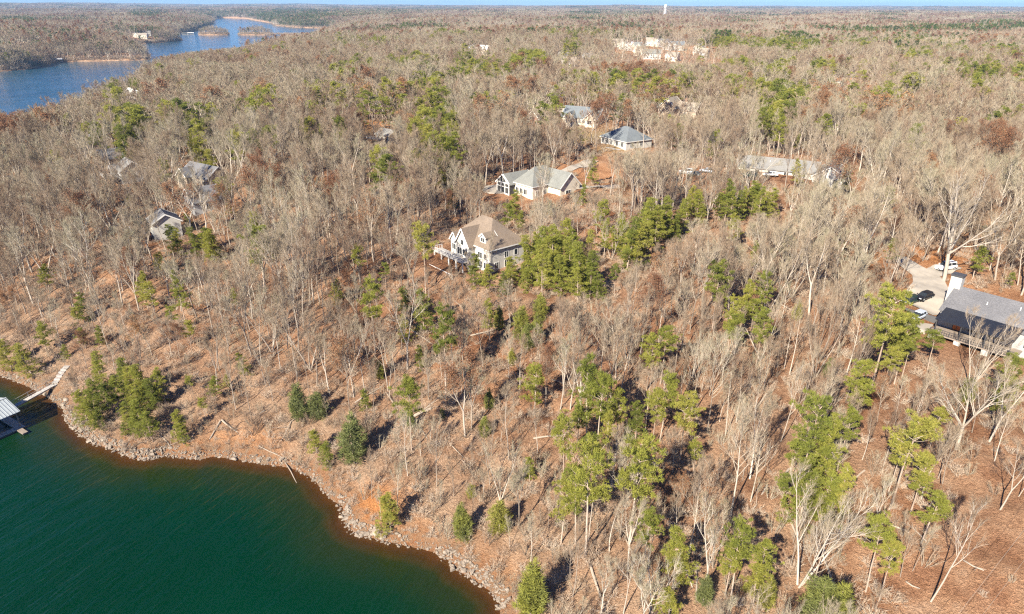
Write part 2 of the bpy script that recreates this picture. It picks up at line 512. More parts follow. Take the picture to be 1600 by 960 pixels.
def water_material():
    m, nt, out = new_mat('lake_water')
    L = nt.links
    geo = N(nt, 'ShaderNodeNewGeometry'); P = geo.outputs['Position']
    dep = N(nt, 'ShaderNodeAttribute', attribute_name='depth').outputs['Fac']
    nb = noise(nt, P, 0.02, 3.0); nm = noise(nt, P, 0.25, 3.0)
    deep = ramp(nt, nb.outputs[0], [(0.3, (.0003, .0190, .0062)), (0.7, (.0006, .0255, .0110))])
    d2 = mth(nt, 'ADD', dep, mth(nt, 'MULTIPLY', mth(nt, 'SUBTRACT', nm.outputs[0], .5), 0.7))
    shal = ramp(nt, mth(nt, 'DIVIDE', d2, 4.0), [(0.0, (.10, .038, .012)), (0.16, (.050, .026, .007)), (0.36, (.014, .022, .005)), (0.7, (.003, .022, .007)), (1.0, (.0003, .0195, .0060))])
    mr = N(nt, 'ShaderNodeMapRange'); L.new(dep, mr.inputs[0])
    mr.inputs[1].default_value = 2.5; mr.inputs[2].default_value = 4.5
    c = mixc(nt, mr.outputs[0], shal, deep)
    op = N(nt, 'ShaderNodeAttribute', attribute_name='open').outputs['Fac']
    c = mixc(nt, op, c, ramp(nt, nb.outputs[0], [(0.3, (.012, .060, .105)), (0.7, (.022, .085, .135))]))  # open water: blue of the reflected sky painted into the base colour
    b = N(nt, 'ShaderNodeBsdfPrincipled')
    L.new(c, b.inputs['Base Color'])
    b.inputs['Specular IOR Level'].default_value = 0.4
    b.inputs['Roughness'].default_value = 0.08
    b.inputs['IOR'].default_value = 1.333
    # wind ripples: short crests lying across the wind
    mp = N(nt, 'ShaderNodeMapping'); L.new(P, mp.inputs[0])
    mp.vector_type = 'TEXTURE'; mp.inputs['Rotation'].default_value = (0, 0, R(66)); mp.inputs['Scale'].default_value = (2.6, 0.62, 1.0)
    r1 = noise(nt, mp.outputs[0], 1.0, 3.0, 0.55, 0.4)
    mp2 = N(nt, 'ShaderNodeMapping'); L.new(P, mp2.inputs[0])
    mp2.vector_type = 'TEXTURE'; mp2.inputs['Rotation'].default_value = (0, 0, R(58)); mp2.inputs['Scale'].default_value = (11.0, 3.2, 1.0)
    r2 = noise(nt, mp2.outputs[0], 1.0, 2.0, 0.5)
    hsum = mth(nt, 'ADD', mth(nt, 'MULTIPLY', r1.outputs[0], 0.42), mth(nt, 'MULTIPLY', r2.outputs[0], 0.9))
    bp = N(nt, 'ShaderNodeBump'); bp.inputs['Strength'].default_value = 0.55; bp.inputs['Distance'].default_value = 0.7
    wind = noise(nt, P, 0.03, 2.0, 0.5, 0.8)
    L.new(mth(nt, 'MULTIPLY', mth(nt, 'SUBTRACT', wind.outputs[0], 0.10), 1.4), bp.inputs['Strength'])
    L.new(hsum, bp.inputs['Height']); L.new(bp.outputs[0], b.inputs['Normal'])
    tr = N(nt, 'ShaderNodeBsdfTransparent'); tr.inputs[0].default_value = (.6, .5, .32, 1)
    mx = N(nt, 'ShaderNodeMixShader')
    tf = N(nt, 'ShaderNodeMapRange'); L.new(dep, tf.inputs[0])
    tf.inputs[1].default_value = 0.0; tf.inputs[2].default_value = 1.1; tf.inputs[3].default_value = 0.65; tf.inputs[4].default_value = 0.0
    L.new(tf.outputs[0], mx.inputs[0]); L.new(b.outputs[0], mx.inputs[1]); L.new(tr.outputs[0], mx.inputs[2])
    L.new(mx.outputs[0], out.inputs[0])
    return m

V = np.stack([TX, TY, TZ], -1).reshape(-1, 3)
near = rr < 1400
clay_a = np.zeros_like(TX); lawn_a = np.zeros_like(TX)
clay_a[near] = np.maximum(spots(CLAY, TX[near], TY[near]), spots(BARE, TX[near], TY[near]))
lawn_a[near] = spots(LAWN, TX[near], TY[near])
ground = sheet('ground', V, quads, {'shore': TD + 4.0 * np.clip((rr - 300) / 200, 0, 1), 'clay': clay_a, 'lawn': lawn_a}, ground_material())
tag(ground, 'wooded ground under rust brown leaf litter sloping to the lake')
VW = V.copy(); VW[:, 2] = 0.0
wet = (TD.reshape(-1) < 0.8)
wq = quads[wet[quads].any(1)]
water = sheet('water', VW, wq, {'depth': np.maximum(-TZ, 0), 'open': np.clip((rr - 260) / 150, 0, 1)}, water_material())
tag(water, 'lake with green water in the cove and blue open water beyond')

# ------------------------------------------------------------------ haze
def make_haze():
    m, nt, out = new_mat('haze')
    pv = N(nt, 'ShaderNodeVolumePrincipled')
    pv.inputs['Color'].default_value = (.42, .68, 1.0, 1)
    pv.inputs['Density'].default_value = HAZE
    pv.inputs['Anisotropy'].default_value = 0.1
    nt.links.new(pv.outputs[0], out.inputs['Volume'])
    b = MB().box(-14500, 14500, -300, 15700, -13, 150)
    o = b.build('haze', m)
    tag(o, 'thin blue haze in the air over the far woods', kind='stuff')
HAZE = 6.5e-5
make_haze()
# ================================================================== plants: shapes that the trees share
def unit(v):
    return v / (np.linalg.norm(v) + 1e-9)

def perp(d, rng):
    a = rng.normal(size=3); a -= d * a.dot(d)
    return unit(a)

def path(start, d, length, n, wob, up, rng):
    pts = [start]; d = unit(d)
    st = length / n
    for i in range(n):
        d = unit(d + rng.normal(size=3) * wob + np.array([0, 0, up]))
        pts.append(pts[-1] + d * st)
    return np.array(pts)

def spikes(mb, base, dirs, lens, w, rng, mi=0):
    """thin two-sided twigs, one triangle each"""
    base = np.asarray(base); dirs = np.asarray(dirs); n = len(base)
    if n == 0: return
    s = rng.normal(size=(n, 3)); s -= dirs * (s * dirs).sum(1)[:, None]
    s /= np.linalg.norm(s, axis=1)[:, None] + 1e-9
    w = np.broadcast_to(w, (n,))
    v = np.stack([base - s * w[:, None] / 2, base + s * w[:, None] / 2, base + dirs * np.asarray(lens)[:, None]], 1).reshape(-1, 3)
    k = np.arange(n) * 3 + mb.n
    mb.v.append(v); mb.n += len(v)
    mb.f.extend(np.stack([k, k + 1, k + 2], 1).tolist()); mb.m.extend([mi] * n)

def bare_tree(seed, style='forest', detail=2):
    """returns trunk and crown builders for a leafless tree of unit scale 1 = metres, about 16 m tall; also twig-end points"""
    rng = np.random.default_rng(seed)
    T = MB(); C = MB(); ends = []
    H = 16.0
    leaders = []
    sides = {2: (7, 4, 3), 1: (4, 3, 3), 0: (3, 3, 3)}[detail]
    tw = {2: 0.025, 1: 0.058, 0: 0.15}[detail]
    if style == 'multi':
        k = 3
        for i in range(k):
            a = i * 2.1 + rng.uniform(0, .6)
            d = np.array([math.cos(a) * .42, math.sin(a) * .42, 1.0])
            leaders.append((np.array([math.cos(a) * .15, math.sin(a) * .15, -0.4]), d, H * rng.uniform(.8, 1.0), 0.19))
    elif style == 'forked':
        hf = rng.uniform(.22, .42) * H
        p = path(np.array([0, 0, -.5]), np.array([rng.normal() * .06, rng.normal() * .06, 1]), hf + .5, 4, .03, .05, rng)
        T.tube(p, np.linspace(.22, .17, 5), sides[0])
        a = rng.uniform(0, 6.28)
        for i in range(2 + (rng.random() < .4)):
            aa_ = a + i * 2.6
            d = np.array([math.cos(aa_) * .38, math.sin(aa_) * .38, 1.0])
            leaders.append((p[-1] - np.array([0, 0, .1]), d, (H - hf) * rng.uniform(.85, 1.05), 0.135))
    elif style == 'spread':
        hf = .28 * H
        p = path(np.array([0, 0, -.5]), np.array([0.03, 0, 1]), hf + .5, 4, .03, .05, rng)
        T.tube(p, np.linspace(.36, .29, 5), sides[0])
        for i in range(5):
            aa_ = i * 1.26 + rng.uniform(0, .5)
            tilt = rng.uniform(.5, .95) if i else .1
            d = np.array([math.cos(aa_) * tilt, math.sin(aa_) * tilt, 1.0])
            leaders.append((p[-1] - np.array([0, 0, .15]), d, (H - hf) * rng.uniform(.85, 1.1), 0.18))
    else:
        leaders.append((np.array([0, 0, -.5]), np.array([rng.normal() * .05, rng.normal() * .05, 1]), H * .97, .165 if style != 'slim' else .13))
    first = 0.38 if style in ('forest', 'slim') else (0.3 if style == 'multi' else 0.18)
    if style == 'snag': first = .45
    nb1 = {'forest': 15, 'slim': 11, 'forked': 9, 'multi': 8, 'spread': 8, 'snag': 7}[style]
    if detail == 1: nb1 = int(nb1 * .85)
    if detail == 0: nb1 = int(nb1 * .6)
    for (s, d, L, r0) in leaders:
        n = 8 if detail == 2 else (5 if detail == 1 else 3)
        p = path(s, d, L, n, .045, .035, rng)
        rad = r0 * (1 - np.linspace(0, 1, n + 1) * .93)
        T.tube(p, rad * (1.25 if detail == 0 else 1), sides[0])
        for j in range(nb1):
            t = first + (1 - first) * ((j + rng.uniform(0, .9)) / nb1) ** .9
            t = min(t, .985)
            q = t * n; i0 = min(int(q), n - 1); f = q - i0
            b = p[i0] * (1 - f) + p[i0 + 1] * f
            axis = unit(p[i0 + 1] - p[i0])
            rl = r0 * (1 - t * .93)
            k = (t - first) / (1 - first)
            blen = L * (.33 * (1 - k) + .13 * rng.uniform(.7, 1.3)) * {'slim': .62, 'forest': .85, 'forked': 1.0, 'multi': 1.0, 'spread': 1.1, 'snag': .4}[style]
            ang = rng.uniform(.6, 1.05) * (1.0 - .35 * k)
            bd = unit(axis * math.cos(ang) + perp(axis, rng) * math.sin(ang))
            n1 = 4 if detail == 2 else (3 if detail == 1 else 2)
            bp = path(b, bd, blen, n1, .10, .13, rng)
            br = max(.028, rl * .52)
            C.tube(bp, np.linspace(br, max(.020, br * .3), n1 + 1) * (1.15 if detail == 2 else (1.25 if detail == 1 else 1.8)), sides[1], mi=1)
            nb2 = {2: 7, 1: 5, 0: 3}[detail]
            if style == 'snag': nb2 = 2
            for q2 in range(nb2):
                t2 = .25 + .75 * (q2 + rng.uniform(.1, .9)) / nb2
                qq = t2 * n1; i1 = min(int(qq), n1 - 1); f1 = qq - i1
                b2 = bp[i1] * (1 - f1) + bp[i1 + 1] * f1
                ax2 = unit(bp[i1 + 1] - bp[i1])
                a2 = rng.uniform(.35, .8)
                d2 = unit(ax2 * math.cos(a2) + perp(ax2, rng) * math.sin(a2) + np.array([0, 0, .22]))
                l2 = blen * rng.uniform(.34, .62) * (1.15 - .5 * t2)
                if detail == 2:
                    p2 = path(b2, d2, l2, 2, .16, .10, rng)
                    C.tube(p2, np.linspace(max(.022, br * .4), .013, 3), sides[2], mi=1)
                else:
                    p2 = np.array([b2, b2 + d2 * l2 * .5, b2 + d2 * l2])
                    spikes(C, [b2], [d2], [l2], tw * 1.25, rng)
                nt_ = {2: 9, 1: 6, 0: 4}[detail]
                if style == 'snag': nt_ = 2
                tt = rng.uniform(.15, 1.0, nt_)
                bb = np.where((tt < .5)[:, None], p2[0] + (p2[1] - p2[0]) * (tt * 2)[:, None], p2[1] + (p2[2] - p2[1]) * (tt * 2 - 1)[:, None])
                dd = d2[None] * 1.0 + rng.normal(size=(nt_, 3)) * .38 + np.array([0, 0, .32])
                dd /= np.linalg.norm(dd, axis=1)[:, None]
                ll = rng.uniform(.6, 1.35, nt_) * (1 if detail else 1.4)
                spikes(C, bb, dd, ll, tw, rng)
                tips = bb + dd * ll[:, None]
                ends.append(tips)
                if detail >= 1:
                    rep = 2
                    b3 = np.repeat(bb + dd * (ll * .35)[:, None], rep, 0); d3 = np.repeat(dd, rep, 0) + rng.normal(size=(nt_ * rep, 3)) * .38
                    d3 /= np.linalg.norm(d3, axis=1)[:, None]
                    spikes(C, b3, d3, rng.uniform(.35, .8, nt_ * rep), tw * .8, rng)
    return T, C, np.concatenate(ends) if ends else np.zeros((0, 3))

def tufts(mb, centers, axes, k, length, width, rng, mi=0, spread=.9):
    """needle tufts: k blades fanning from every centre"""
    n = len(centers)
    c = np.repeat(centers, k, 0); a = np.repeat(axes, k, 0)
    d = a + rng.normal(size=(n * k, 3)) * spread
    d /= np.linalg.norm(d, axis=1)[:, None] + 1e-9
    spikes(mb, c + rng.normal(size=(n * k, 3)) * length * .25, d, length * rng.uniform(.6, 1.2, n * k), width * rng.uniform(.7, 1.3, n * k), rng, mi)

def pine_tree(seed, style='tall', detail=2):
    rng = np.random.default_rng(seed)
    T = MB(); C = MB()
    H = 15.0
    first = {'tall': rng.uniform(.45, .56), 'mid': .30, 'young': .06, 'flat': .6}[style]
    n = 8
    p = path(np.array([0, 0, -.5]), np.array([rng.normal() * .03, rng.normal() * .03, 1]), H + .2, n, .025, .05, rng)
    r0 = .2
    T.tube(p, r0 * (1 - np.linspace(0, 1, n + 1) * .92), {2: 7, 1: 4, 0: 3}[detail])
    nb = {'tall': 32, 'mid': 42, 'young': 50, 'flat': 26}[style]
    if detail == 1: nb = int(nb * .75)
    if detail == 0: nb = int(nb * .4)
    cs = []; ax = []
    lop = rng.uniform(0, 6.28)
    for j in range(nb):
        t = first + (1 - first) * (j + rng.random()) / nb
        t = min(t, .99)
        q = t * n; i0 = min(int(q), n - 1); f = q - i0
        b = p[i0] * (1 - f) + p[i0 + 1] * f
        k = (t - first) / (1 - first)
        if style == 'young': reach = 3.7 * (1 - k) ** .65 * rng.uniform(.7, 1.1) + .35
        elif style == 'flat': reach = 3.4 * math.sin(math.pi * (.25 + .7 * k)) ** .7
        elif style == 'mid': reach = 3.2 * (1 - k ** 1.6) * (.55 + .45 * min(1, k * 4)) + .5
        else: reach = 3.1 * (math.sin(math.pi * min(1, .18 + .80 * k)) ** .75) + .35
        a = rng.uniform(0, 6.28)
        reach *= rng.uniform(.55, 1.15) * (1 + .22 * math.cos(a - lop))
        rise = -.05 + .75 * k if style != 'young' else .12 + .5 * k
        d = unit(np.array([math.cos(a), math.sin(a), rise + rng.normal() * .12]))
        bp = path(b, d, reach, 3, .10, .10, rng)
        if detail == 2 or (detail == 1 and j % 2 == 0):
            C.tube(bp, np.linspace(.05, .014, 4), 3, mi=1)
        # round puffs of needles at the branch ends, with gaps between
        npf = {2: 3, 1: 2, 0: 1}[detail] if reach > 1.0 else 1
        for q3 in range(npf):
            tt = 1.0 - q3 * .3 * rng.uniform(.7, 1.2)
            pc = b + (bp[-1] - b) * tt + rng.normal(size=3) * np.array([.32, .32, .12]) * (1 if q3 else .4)
            pr = rng.uniform(.38, .62) * (1.15 if style == 'young' else 1.0)
            m = {2: 8, 1: 6, 0: 6}[detail]
            nrm = rng.normal(size=(m, 3)); nrm[:, 2] = np.abs(nrm[:, 2]) * .9 + .1; nrm /= np.linalg.norm(nrm, axis=1)[:, None]
            cs.append(pc + nrm * pr * np.array([1, 1, .6]))
            axs = nrm * .8 + d * .35 + np.array([0, 0, .25]); ax.append(axs / np.linalg.norm(axs, axis=1)[:, None])
    cs.append(p[-1][None] + rng.normal(size=(3, 3)) * .15); ax.append(np.tile([0, 0, 1.0], (3, 1)))
    cs = np.concatenate(cs); ax = np.concatenate(ax)
    kb, ln, wd = {2: (13, .42, .08), 1: (9, .5, .16), 0: (7, .8, .34)}[detail]
    tufts(C, cs, ax, kb, ln, wd, rng, spread=.6)
    return T, C

def cedar_tree(seed, detail=2, slim=.34):
    """dense cone or egg of foliage down to the ground, 6 m tall"""
    rng = np.random.default_rng(seed)
    T = MB(); C = MB()
    H = 6.0
    T.tube([(0, 0, -.4), (0.03, 0, H * .5), (0, 0.02, H * .93)], [.12, .08, .015], 5)
    n = {2: 430, 1: 200, 0: 70}[detail]
    k = rng.random(n) ** .8
    z = .15 + k * (H - .2)
    prof = .62 * slim * H * (np.sin(math.pi * (.16 + .80 * k) ** .85)) ** .8
    a = rng.uniform(0, 6.28, n)
    lob = 1 + .38 * np.sin(a * 3 + seed) * np.sin(k * 9 + seed * 2)
    rad = prof * rng.uniform(.45, 1.12, n) * lob
    c = np.stack([np.cos(a) * rad, np.sin(a) * rad, z], 1)
    # several leaning tops of unequal height instead of one smooth cone
    nl_ = 5; who = rng.integers(0, nl_, n); ang_ = rng.uniform(0, 6.28, nl_); off_ = slim * H * rng.uniform(.12, .38, nl_); hh_ = rng.uniform(.55, 1.0, nl_); hh_[0] = 1.0; off_[0] *= .2
    c = c * np.stack([np.full(n, .72), np.full(n, .72), hh_[who]], 1) + np.stack([np.cos(ang_[who]) * off_[who], np.sin(ang_[who]) * off_[who], np.zeros(n)], 1) * (.4 + .6 * k[:, None])
    c = c + rng.normal(size=(n, 3)) * .10
    ax = np.stack([np.cos(a), np.sin(a), np.full(n, 1.0)], 1); ax /= np.linalg.norm(ax, axis=1)[:, None]
    kb, ln, wd = {2: (14, .42, .06), 1: (10, .5, .14), 0: (7, .8, .3)}[detail]
    tufts(C, c, ax, kb, ln, wd, rng, spread=.6)
    return T, C

def rust_tree(seed, detail=2):
    T, C, ends = bare_tree(seed, 'forked' if seed % 2 else 'forest', detail)
    rng = np.random.default_rng(seed + 99)
    m = {2: 3400, 1: 1300, 0: 300}[detail]
    sz = {2: .23, 1: .36, 0: .75}[detail]
    c = ends[rng.integers(0, len(ends), m)] + rng.normal(size=(m, 3)) * .3
    d = rng.normal(size=(m, 3)); d /= np.linalg.norm(d, axis=1)[:, None]
    spikes(C, c, d, sz * rng.uniform(.7, 1.2, m), sz * .8, rng, mi=2)
    return T, C

def shrub(seed):
    """a thicket of thin upright stems, 3 m tall"""
    rng = np.random.default_rng(seed)
    C = MB(); n = 9
    for i in range(n):
        a = rng.uniform(0, 6.28); b = np.array([math.cos(a), math.sin(a), 0]) * rng.uniform(0, .5) + np.array([0, 0, -.2])
        d = unit(np.array([math.cos(a) * .3, math.sin(a) * .3, 1.0]) + rng.normal(size=3) * .12)
        L = rng.uniform(1.8, 3.3)
        p = path(b, d, L, 3, .08, .05, rng)
        C.tube(p, [.032, .026, .018, .008], 3, mi=1)
        m = 10; t = rng.uniform(.3, 1, m); bb = p[0] + (p[-1] - p[0]) * t[:, None]
        dd = d[None] + rng.normal(size=(m, 3)) * .5; dd /= np.linalg.norm(dd, axis=1)[:, None]
        spikes(C, bb, dd, rng.uniform(.4, 1.0, m), .03, rng)
        d3 = np.repeat(dd, 2, 0) + rng.normal(size=(2 * m, 3)) * .4; d3 /= np.linalg.norm(d3, axis=1)[:, None]
        spikes(C, np.repeat(bb + dd * .25, 2, 0), d3, rng.uniform(.3, .6, 2 * m), .026, rng)
    return C

def brush(seed):
    rng = np.random.default_rng(seed)
    C = MB()
    n = 26
    a = rng.uniform(0, 6.28, n); r = rng.uniform(0, .5, n)
    b = np.stack([np.cos(a) * r, np.sin(a) * r, np.full(n, -.1)], 1)
    d = np.stack([np.cos(a) * .55, np.sin(a) * .55, np.ones(n)], 1) + rng.normal(size=(n, 3)) * .3
    d /= np.linalg.norm(d, axis=1)[:, None]
    l = rng.uniform(.8, 2.0, n)
    spikes(C, b, d, l, .045, rng)
    rep = 9
    t = rng.uniform(.25, .9, (n, rep))
    b2 = (b[:, None] + d[:, None] * (l[:, None] * t)[..., None]).reshape(-1, 3)
    d2 = np.repeat(d, rep, 0) + rng.normal(size=(n * rep, 3)) * .75
    d2 /= np.linalg.norm(d2, axis=1)[:, None]
    spikes(C, b2, d2, rng.uniform(.3, .8, n * rep), .036, rng)
    return C

# ---- shared shapes: kind -> list of (trunk mesh, crown mesh), and joined shapes for the far masses
SHAPES = {}; FARSHAPES = {}
BARE_STYLES = ['forest', 'forked', 'slim', 'forest', 'forked', 'multi', 'forest', 'slim', 'forked', 'forest']
def add_shapes(kind, makers, mt, mcs):
    SHAPES[kind] = []
    for i, mk in enumerate(makers):
        r_ = mk()
        SHAPES[kind].append((r_[0].mesh(kind + '_trunk', mt, True), r_[1].mesh(kind + '_crown', mcs)))
def joined(T, C, mats_t, mats_c, name):
    mb = MB(); off = len(mats_t)
    mb.v = T.v + C.v; mb.n = T.n + C.n
    mb.f = T.f + [[i + T.n for i in f] for f in C.f]
    mb.m = [0] * len(T.f) + [m + off for m in C.m]
    return mb.mesh(name, mats_t + mats_c)

add_shapes('bare_tree', [lambda i=i, s=s: bare_tree(100 + i, s, 2) for i, s in enumerate(BARE_STYLES)], M['trunk'], [M['twig'], M['limb']])
add_shapes('pale_tree', [lambda i=i, s=s: bare_tree(150 + i, s, 2) for i, s in enumerate(['spread', 'forked', 'multi', 'snag', 'slim'])], M['pale'], [M['twig'], M['pale']])
add_shapes('pine_tree', [lambda i=i, s=s: pine_tree(200 + i, s, 2) for i, s in enumerate(['tall', 'tall', 'mid', 'flat', 'tall', 'young', 'young', 'mid'])], M['pinebark'], [M['needle'], M['pinebark']])
add_shapes('cedar_tree', [lambda i=i: cedar_tree(300 + i, 2, .24 + .05 * i) for i in range(4)], M['pinebark'], [M['cedar']])
add_shapes('rust_tree', [lambda i=i: rust_tree(400 + i, 2) for i in range(3)], M['trunk'], [M['twig'], M['limb'], M['rust']])

def far_set(name, items):
    """a collection of joined shapes that a mass of trees draws on (never linked to the scene itself)"""
    c = bpy.data.collections.new(name)
    for i, me in enumerate(items):
        o = bpy.data.objects.new('%s_%02d' % (name, i), me)
        c.objects.link(o)
    return c

def hd(kind, i):
    return None
# ================================================================== houses
def shingles(name, col):
    m, nt, out = new_mat(name)
    b = N(nt, 'ShaderNodeBsdfPrincipled'); tc = N(nt, 'ShaderNodeTexCoord')
    n1 = noise(nt, tc.outputs['Object'], 5.0, 3.0, .7); n2 = noise(nt, tc.outputs['Object'], 0.35, 3.0)
    c = ramp(nt, n1.outputs[0], [(.3, tuple(k * .62 for k in col)), (.55, col), (.75, tuple(k * 1.3 for k in col))])
    c = mixc(nt, .5, c, ramp(nt, n2.outputs[0], [(.3, (.75, .75, .75)), (.7, (1.2, 1.18, 1.15))]), 'MULTIPLY')
    nt.links.new(c, b.inputs['Base Color']); b.inputs['Roughness'].default_value = .85; b.inputs['Specular IOR Level'].default_value = .25
    bp = N(nt, 'ShaderNodeBump'); bp.inputs['Strength'].default_value = .5; bp.inputs['Distance'].default_value = .05
    nt.links.new(n1.outputs[0], bp.inputs['Height']); nt.links.new(bp.outputs[0], b.inputs['Normal'])
    nt.links.new(b.outputs[0], out.inputs[0])
    return m
M['white'] = simple('white_siding', (.46, .445, .41), .7, .08)
M['cream'] = simple('cream_siding', (.62, .56, .46), .75, .08)
M['tan'] = simple('tan_siding', (.42, .34, .26), .8, .1)
M['greywall'] = simple('grey_siding', (.34, .34, .34), .75, .1)
M['darkwall'] = simple('charcoal_siding', (.085, .085, .09), .6, .1)
M['brick'] = simple('red_brick', (.27, .14, .10), .9, .2, 3.0)
M['trim'] = simple('white_trim', (.68, .67, .64), .55, .04)
M['roof_brown'] = shingles('brown_shingles', (.205, .16, .122))
M['roof_greygreen'] = shingles('grey_green_shingles', (.20, .205, .19))
M['roof_blue'] = shingles('blue_grey_shingles', (.155, .175, .19))
M['roof_dark'] = shingles('dark_grey_shingles', (.15, .15, .16))
M['roof_black'] = simple('black_metal_roof', (.018, .020, .028), .45, .1)
M['roof_tan'] = shingles('tan_shingles', (.30, .26, .21))
M['roof_grey'] = shingles('weathered_grey_shingles', (.22, .215, .205))
M['glass'] = simple('dark_window_glass', (.025, .03, .035), .08, .1, spec=.6)
M['screen'] = simple('porch_screen', (.05, .05, .05), .6, .2)
M['door_orange'] = simple('orange_door', (.60, .16, .03), .5, .05)
M['door'] = simple('brown_door', (.14, .075, .045), .5, .1)
M['wood'] = simple('weathered_wood', (.26, .21, .17), .85, .22, 2.5)
M['greydeck'] = simple('grey_decking', (.38, .355, .33), .85, .16, 2.0)
M['concrete'] = simple('pale_concrete', (.33, .295, .25), .9, .10, .8)
M['metal'] = simple('galvanised_roofing', (.40, .435, .44), .5, .06, .5, metallic=.25)
M['metal_dark'] = simple('dark_metal', (.06, .06, .065), .5, .1)
M['stone'] = simple('retaining_stone', (.50, .46, .40), .9, .22, 2.2, bump=.4)
M['umber'] = simple('umbrella_cloth', (.5, .45, .38), .9, .1)

def xf(cx, cy, rz):
    c, s = math.cos(rz), math.sin(rz)
    return lambda x, y: (cx + c * x - s * y, cy + s * x + c * y)

def gable_roof(mb, x0, x1, y0, y1, e, pitch, along, ov=.5, th=.22):
    """two slabs; returns ridge height"""
    if along == 'x':
        hw = (y1 - y0) / 2; rise = hw * pitch; yc = (y0 + y1) / 2
        for s in (-1, 1):
            ye = yc + s * (hw + ov); ze = e - ov * pitch
            A = [(x0 - ov, ye, ze), (x1 + ov, ye, ze), (x1 + ov, yc, e + rise), (x0 - ov, yc, e + rise)]
            v = A + [(p[0], p[1], p[2] - th) for p in A]
            mb.add(v, [(0, 1, 2, 3), (7, 6, 5, 4), (0, 4, 5, 1), (1, 5, 6, 2), (3, 2, 6, 7), (0, 3, 7, 4)])
    else:
        hw = (x1 - x0) / 2; rise = hw * pitch; xc = (x0 + x1) / 2
        for s in (-1, 1):
            xe = xc + s * (hw + ov); ze = e - ov * pitch
            A = [(xe, y0 - ov, ze), (xe, y1 + ov, ze), (xc, y1 + ov, e + rise), (xc, y0 - ov, e + rise)]
            v = A + [(p[0], p[1], p[2] - th) for p in A]
            mb.add(v, [(0, 1, 2, 3), (7, 6, 5, 4), (0, 4, 5, 1), (1, 5, 6, 2), (3, 2, 6, 7), (0, 3, 7, 4)])
    return e + rise

def hip_roof(mb, x0, x1, y0, y1, e, pitch, ov=.5):
    x0 -= ov; x1 += ov; y0 -= ov; y1 += ov
    w, l = x1 - x0, y1 - y0
    h = min(w, l) / 2; z = e + h * pitch; zb = e - .02
    v = [(x0, y0, zb - .2), (x1, y0, zb - .2), (x1, y1, zb - .2), (x0, y1, zb - .2), (x0, y0, zb), (x1, y0, zb), (x1, y1, zb), (x0, y1, zb)]
    if w >= l: v += [(x0 + h, (y0 + y1) / 2, z), (x1 - h + 1e-3, (y0 + y1) / 2, z)]
    else: v += [((x0 + x1) / 2, y0 + h, z), ((x0 + x1) / 2, y1 - h, z)]
    f = [(3, 2, 1, 0), (0, 1, 5, 4), (1, 2, 6, 5), (2, 3, 7, 6), (3, 0, 4, 7)]
    if w >= l: f += [(4, 5, 9, 8), (5, 6, 9), (6, 7, 8, 9), (7, 4, 8)]
    else: f += [(4, 5, 8), (5, 6, 9, 8), (6, 7, 9), (7, 4, 8, 9)]
    mb.add(v, f)
    return z

def wall_box(mb, x0, x1, y0, y1, b, e, gable=None, pitch=0.):
    mb.box(x0, x1, y0, y1, b, e)
    if gable == 'x':
        r_ = (y1 - y0) / 2 * pitch - .23; yc = (y0 + y1) / 2
        for s in (x0 + .001, x1 - .301):
            mb.add([(s, y0, e), (s, y1, e), (s, yc, e + r_), (s + .3, y0, e), (s + .3, y1, e), (s + .3, yc, e + r_)],
                   [(0, 2, 1), (3, 4, 5), (0, 3, 5, 2), (1, 2, 5, 4)])
    elif gable == 'y':
        r_ = (x1 - x0) / 2 * pitch - .23; xc = (x0 + x1) / 2
        for s in (y0 + .001, y1 - .301):
            mb.add([(x0, s, e), (x1, s, e), (xc, s, e + r_), (x0, s + .3, e), (x1, s + .3, e), (xc, s + .3, e + r_)],
                   [(0, 1, 2), (3, 5, 4), (0, 2, 5, 3), (1, 4, 5, 2)])

def window(root, w, side, u, z, ww, hh, frame, glass, name='window'):
    """window on a wall of the block w=(x0,x1,y0,y1); u along the wall from its low end, z sill height"""
    x0, x1, y0, y1 = w
    p = MB(); f = MB(); t = .09; pr = .05
    def put(mb, a0, a1, z0, z1, o0, o1):
        if side == 'S': mb.box(x0 + a0, x0 + a1, y0 - o1, y0 - o0, z0, z1)
        elif side == 'N': mb.box(x0 + a0, x0 + a1, y1 + o0, y1 + o1, z0, z1)
        elif side == 'W': mb.box(x0 - o1, x0 - o0, y0 + a0, y0 + a1, z0, z1)
        else: mb.box(x1 + o0, x1 + o1, y0 + a0, y0 + a1, z0, z1)
    put(p, u, u + ww, z, z + hh, -.02, .03)
    put(f, u - t, u, z - t, z + hh + t, -.02, .07); put(f, u + ww, u + ww + t, z - t, z + hh + t, -.02, .07)
    put(f, u, u + ww, z - t, z, -.02, .09); put(f, u, u + ww, z + hh, z + hh + t, -.02, .07)
    if ww > 1.0: put(f, u + ww / 2 - .04, u + ww / 2 + .04, z, z + hh, -.01, .06)
    o = p.build(name, glass, root)
    f.build('frame', frame, o)
    return o

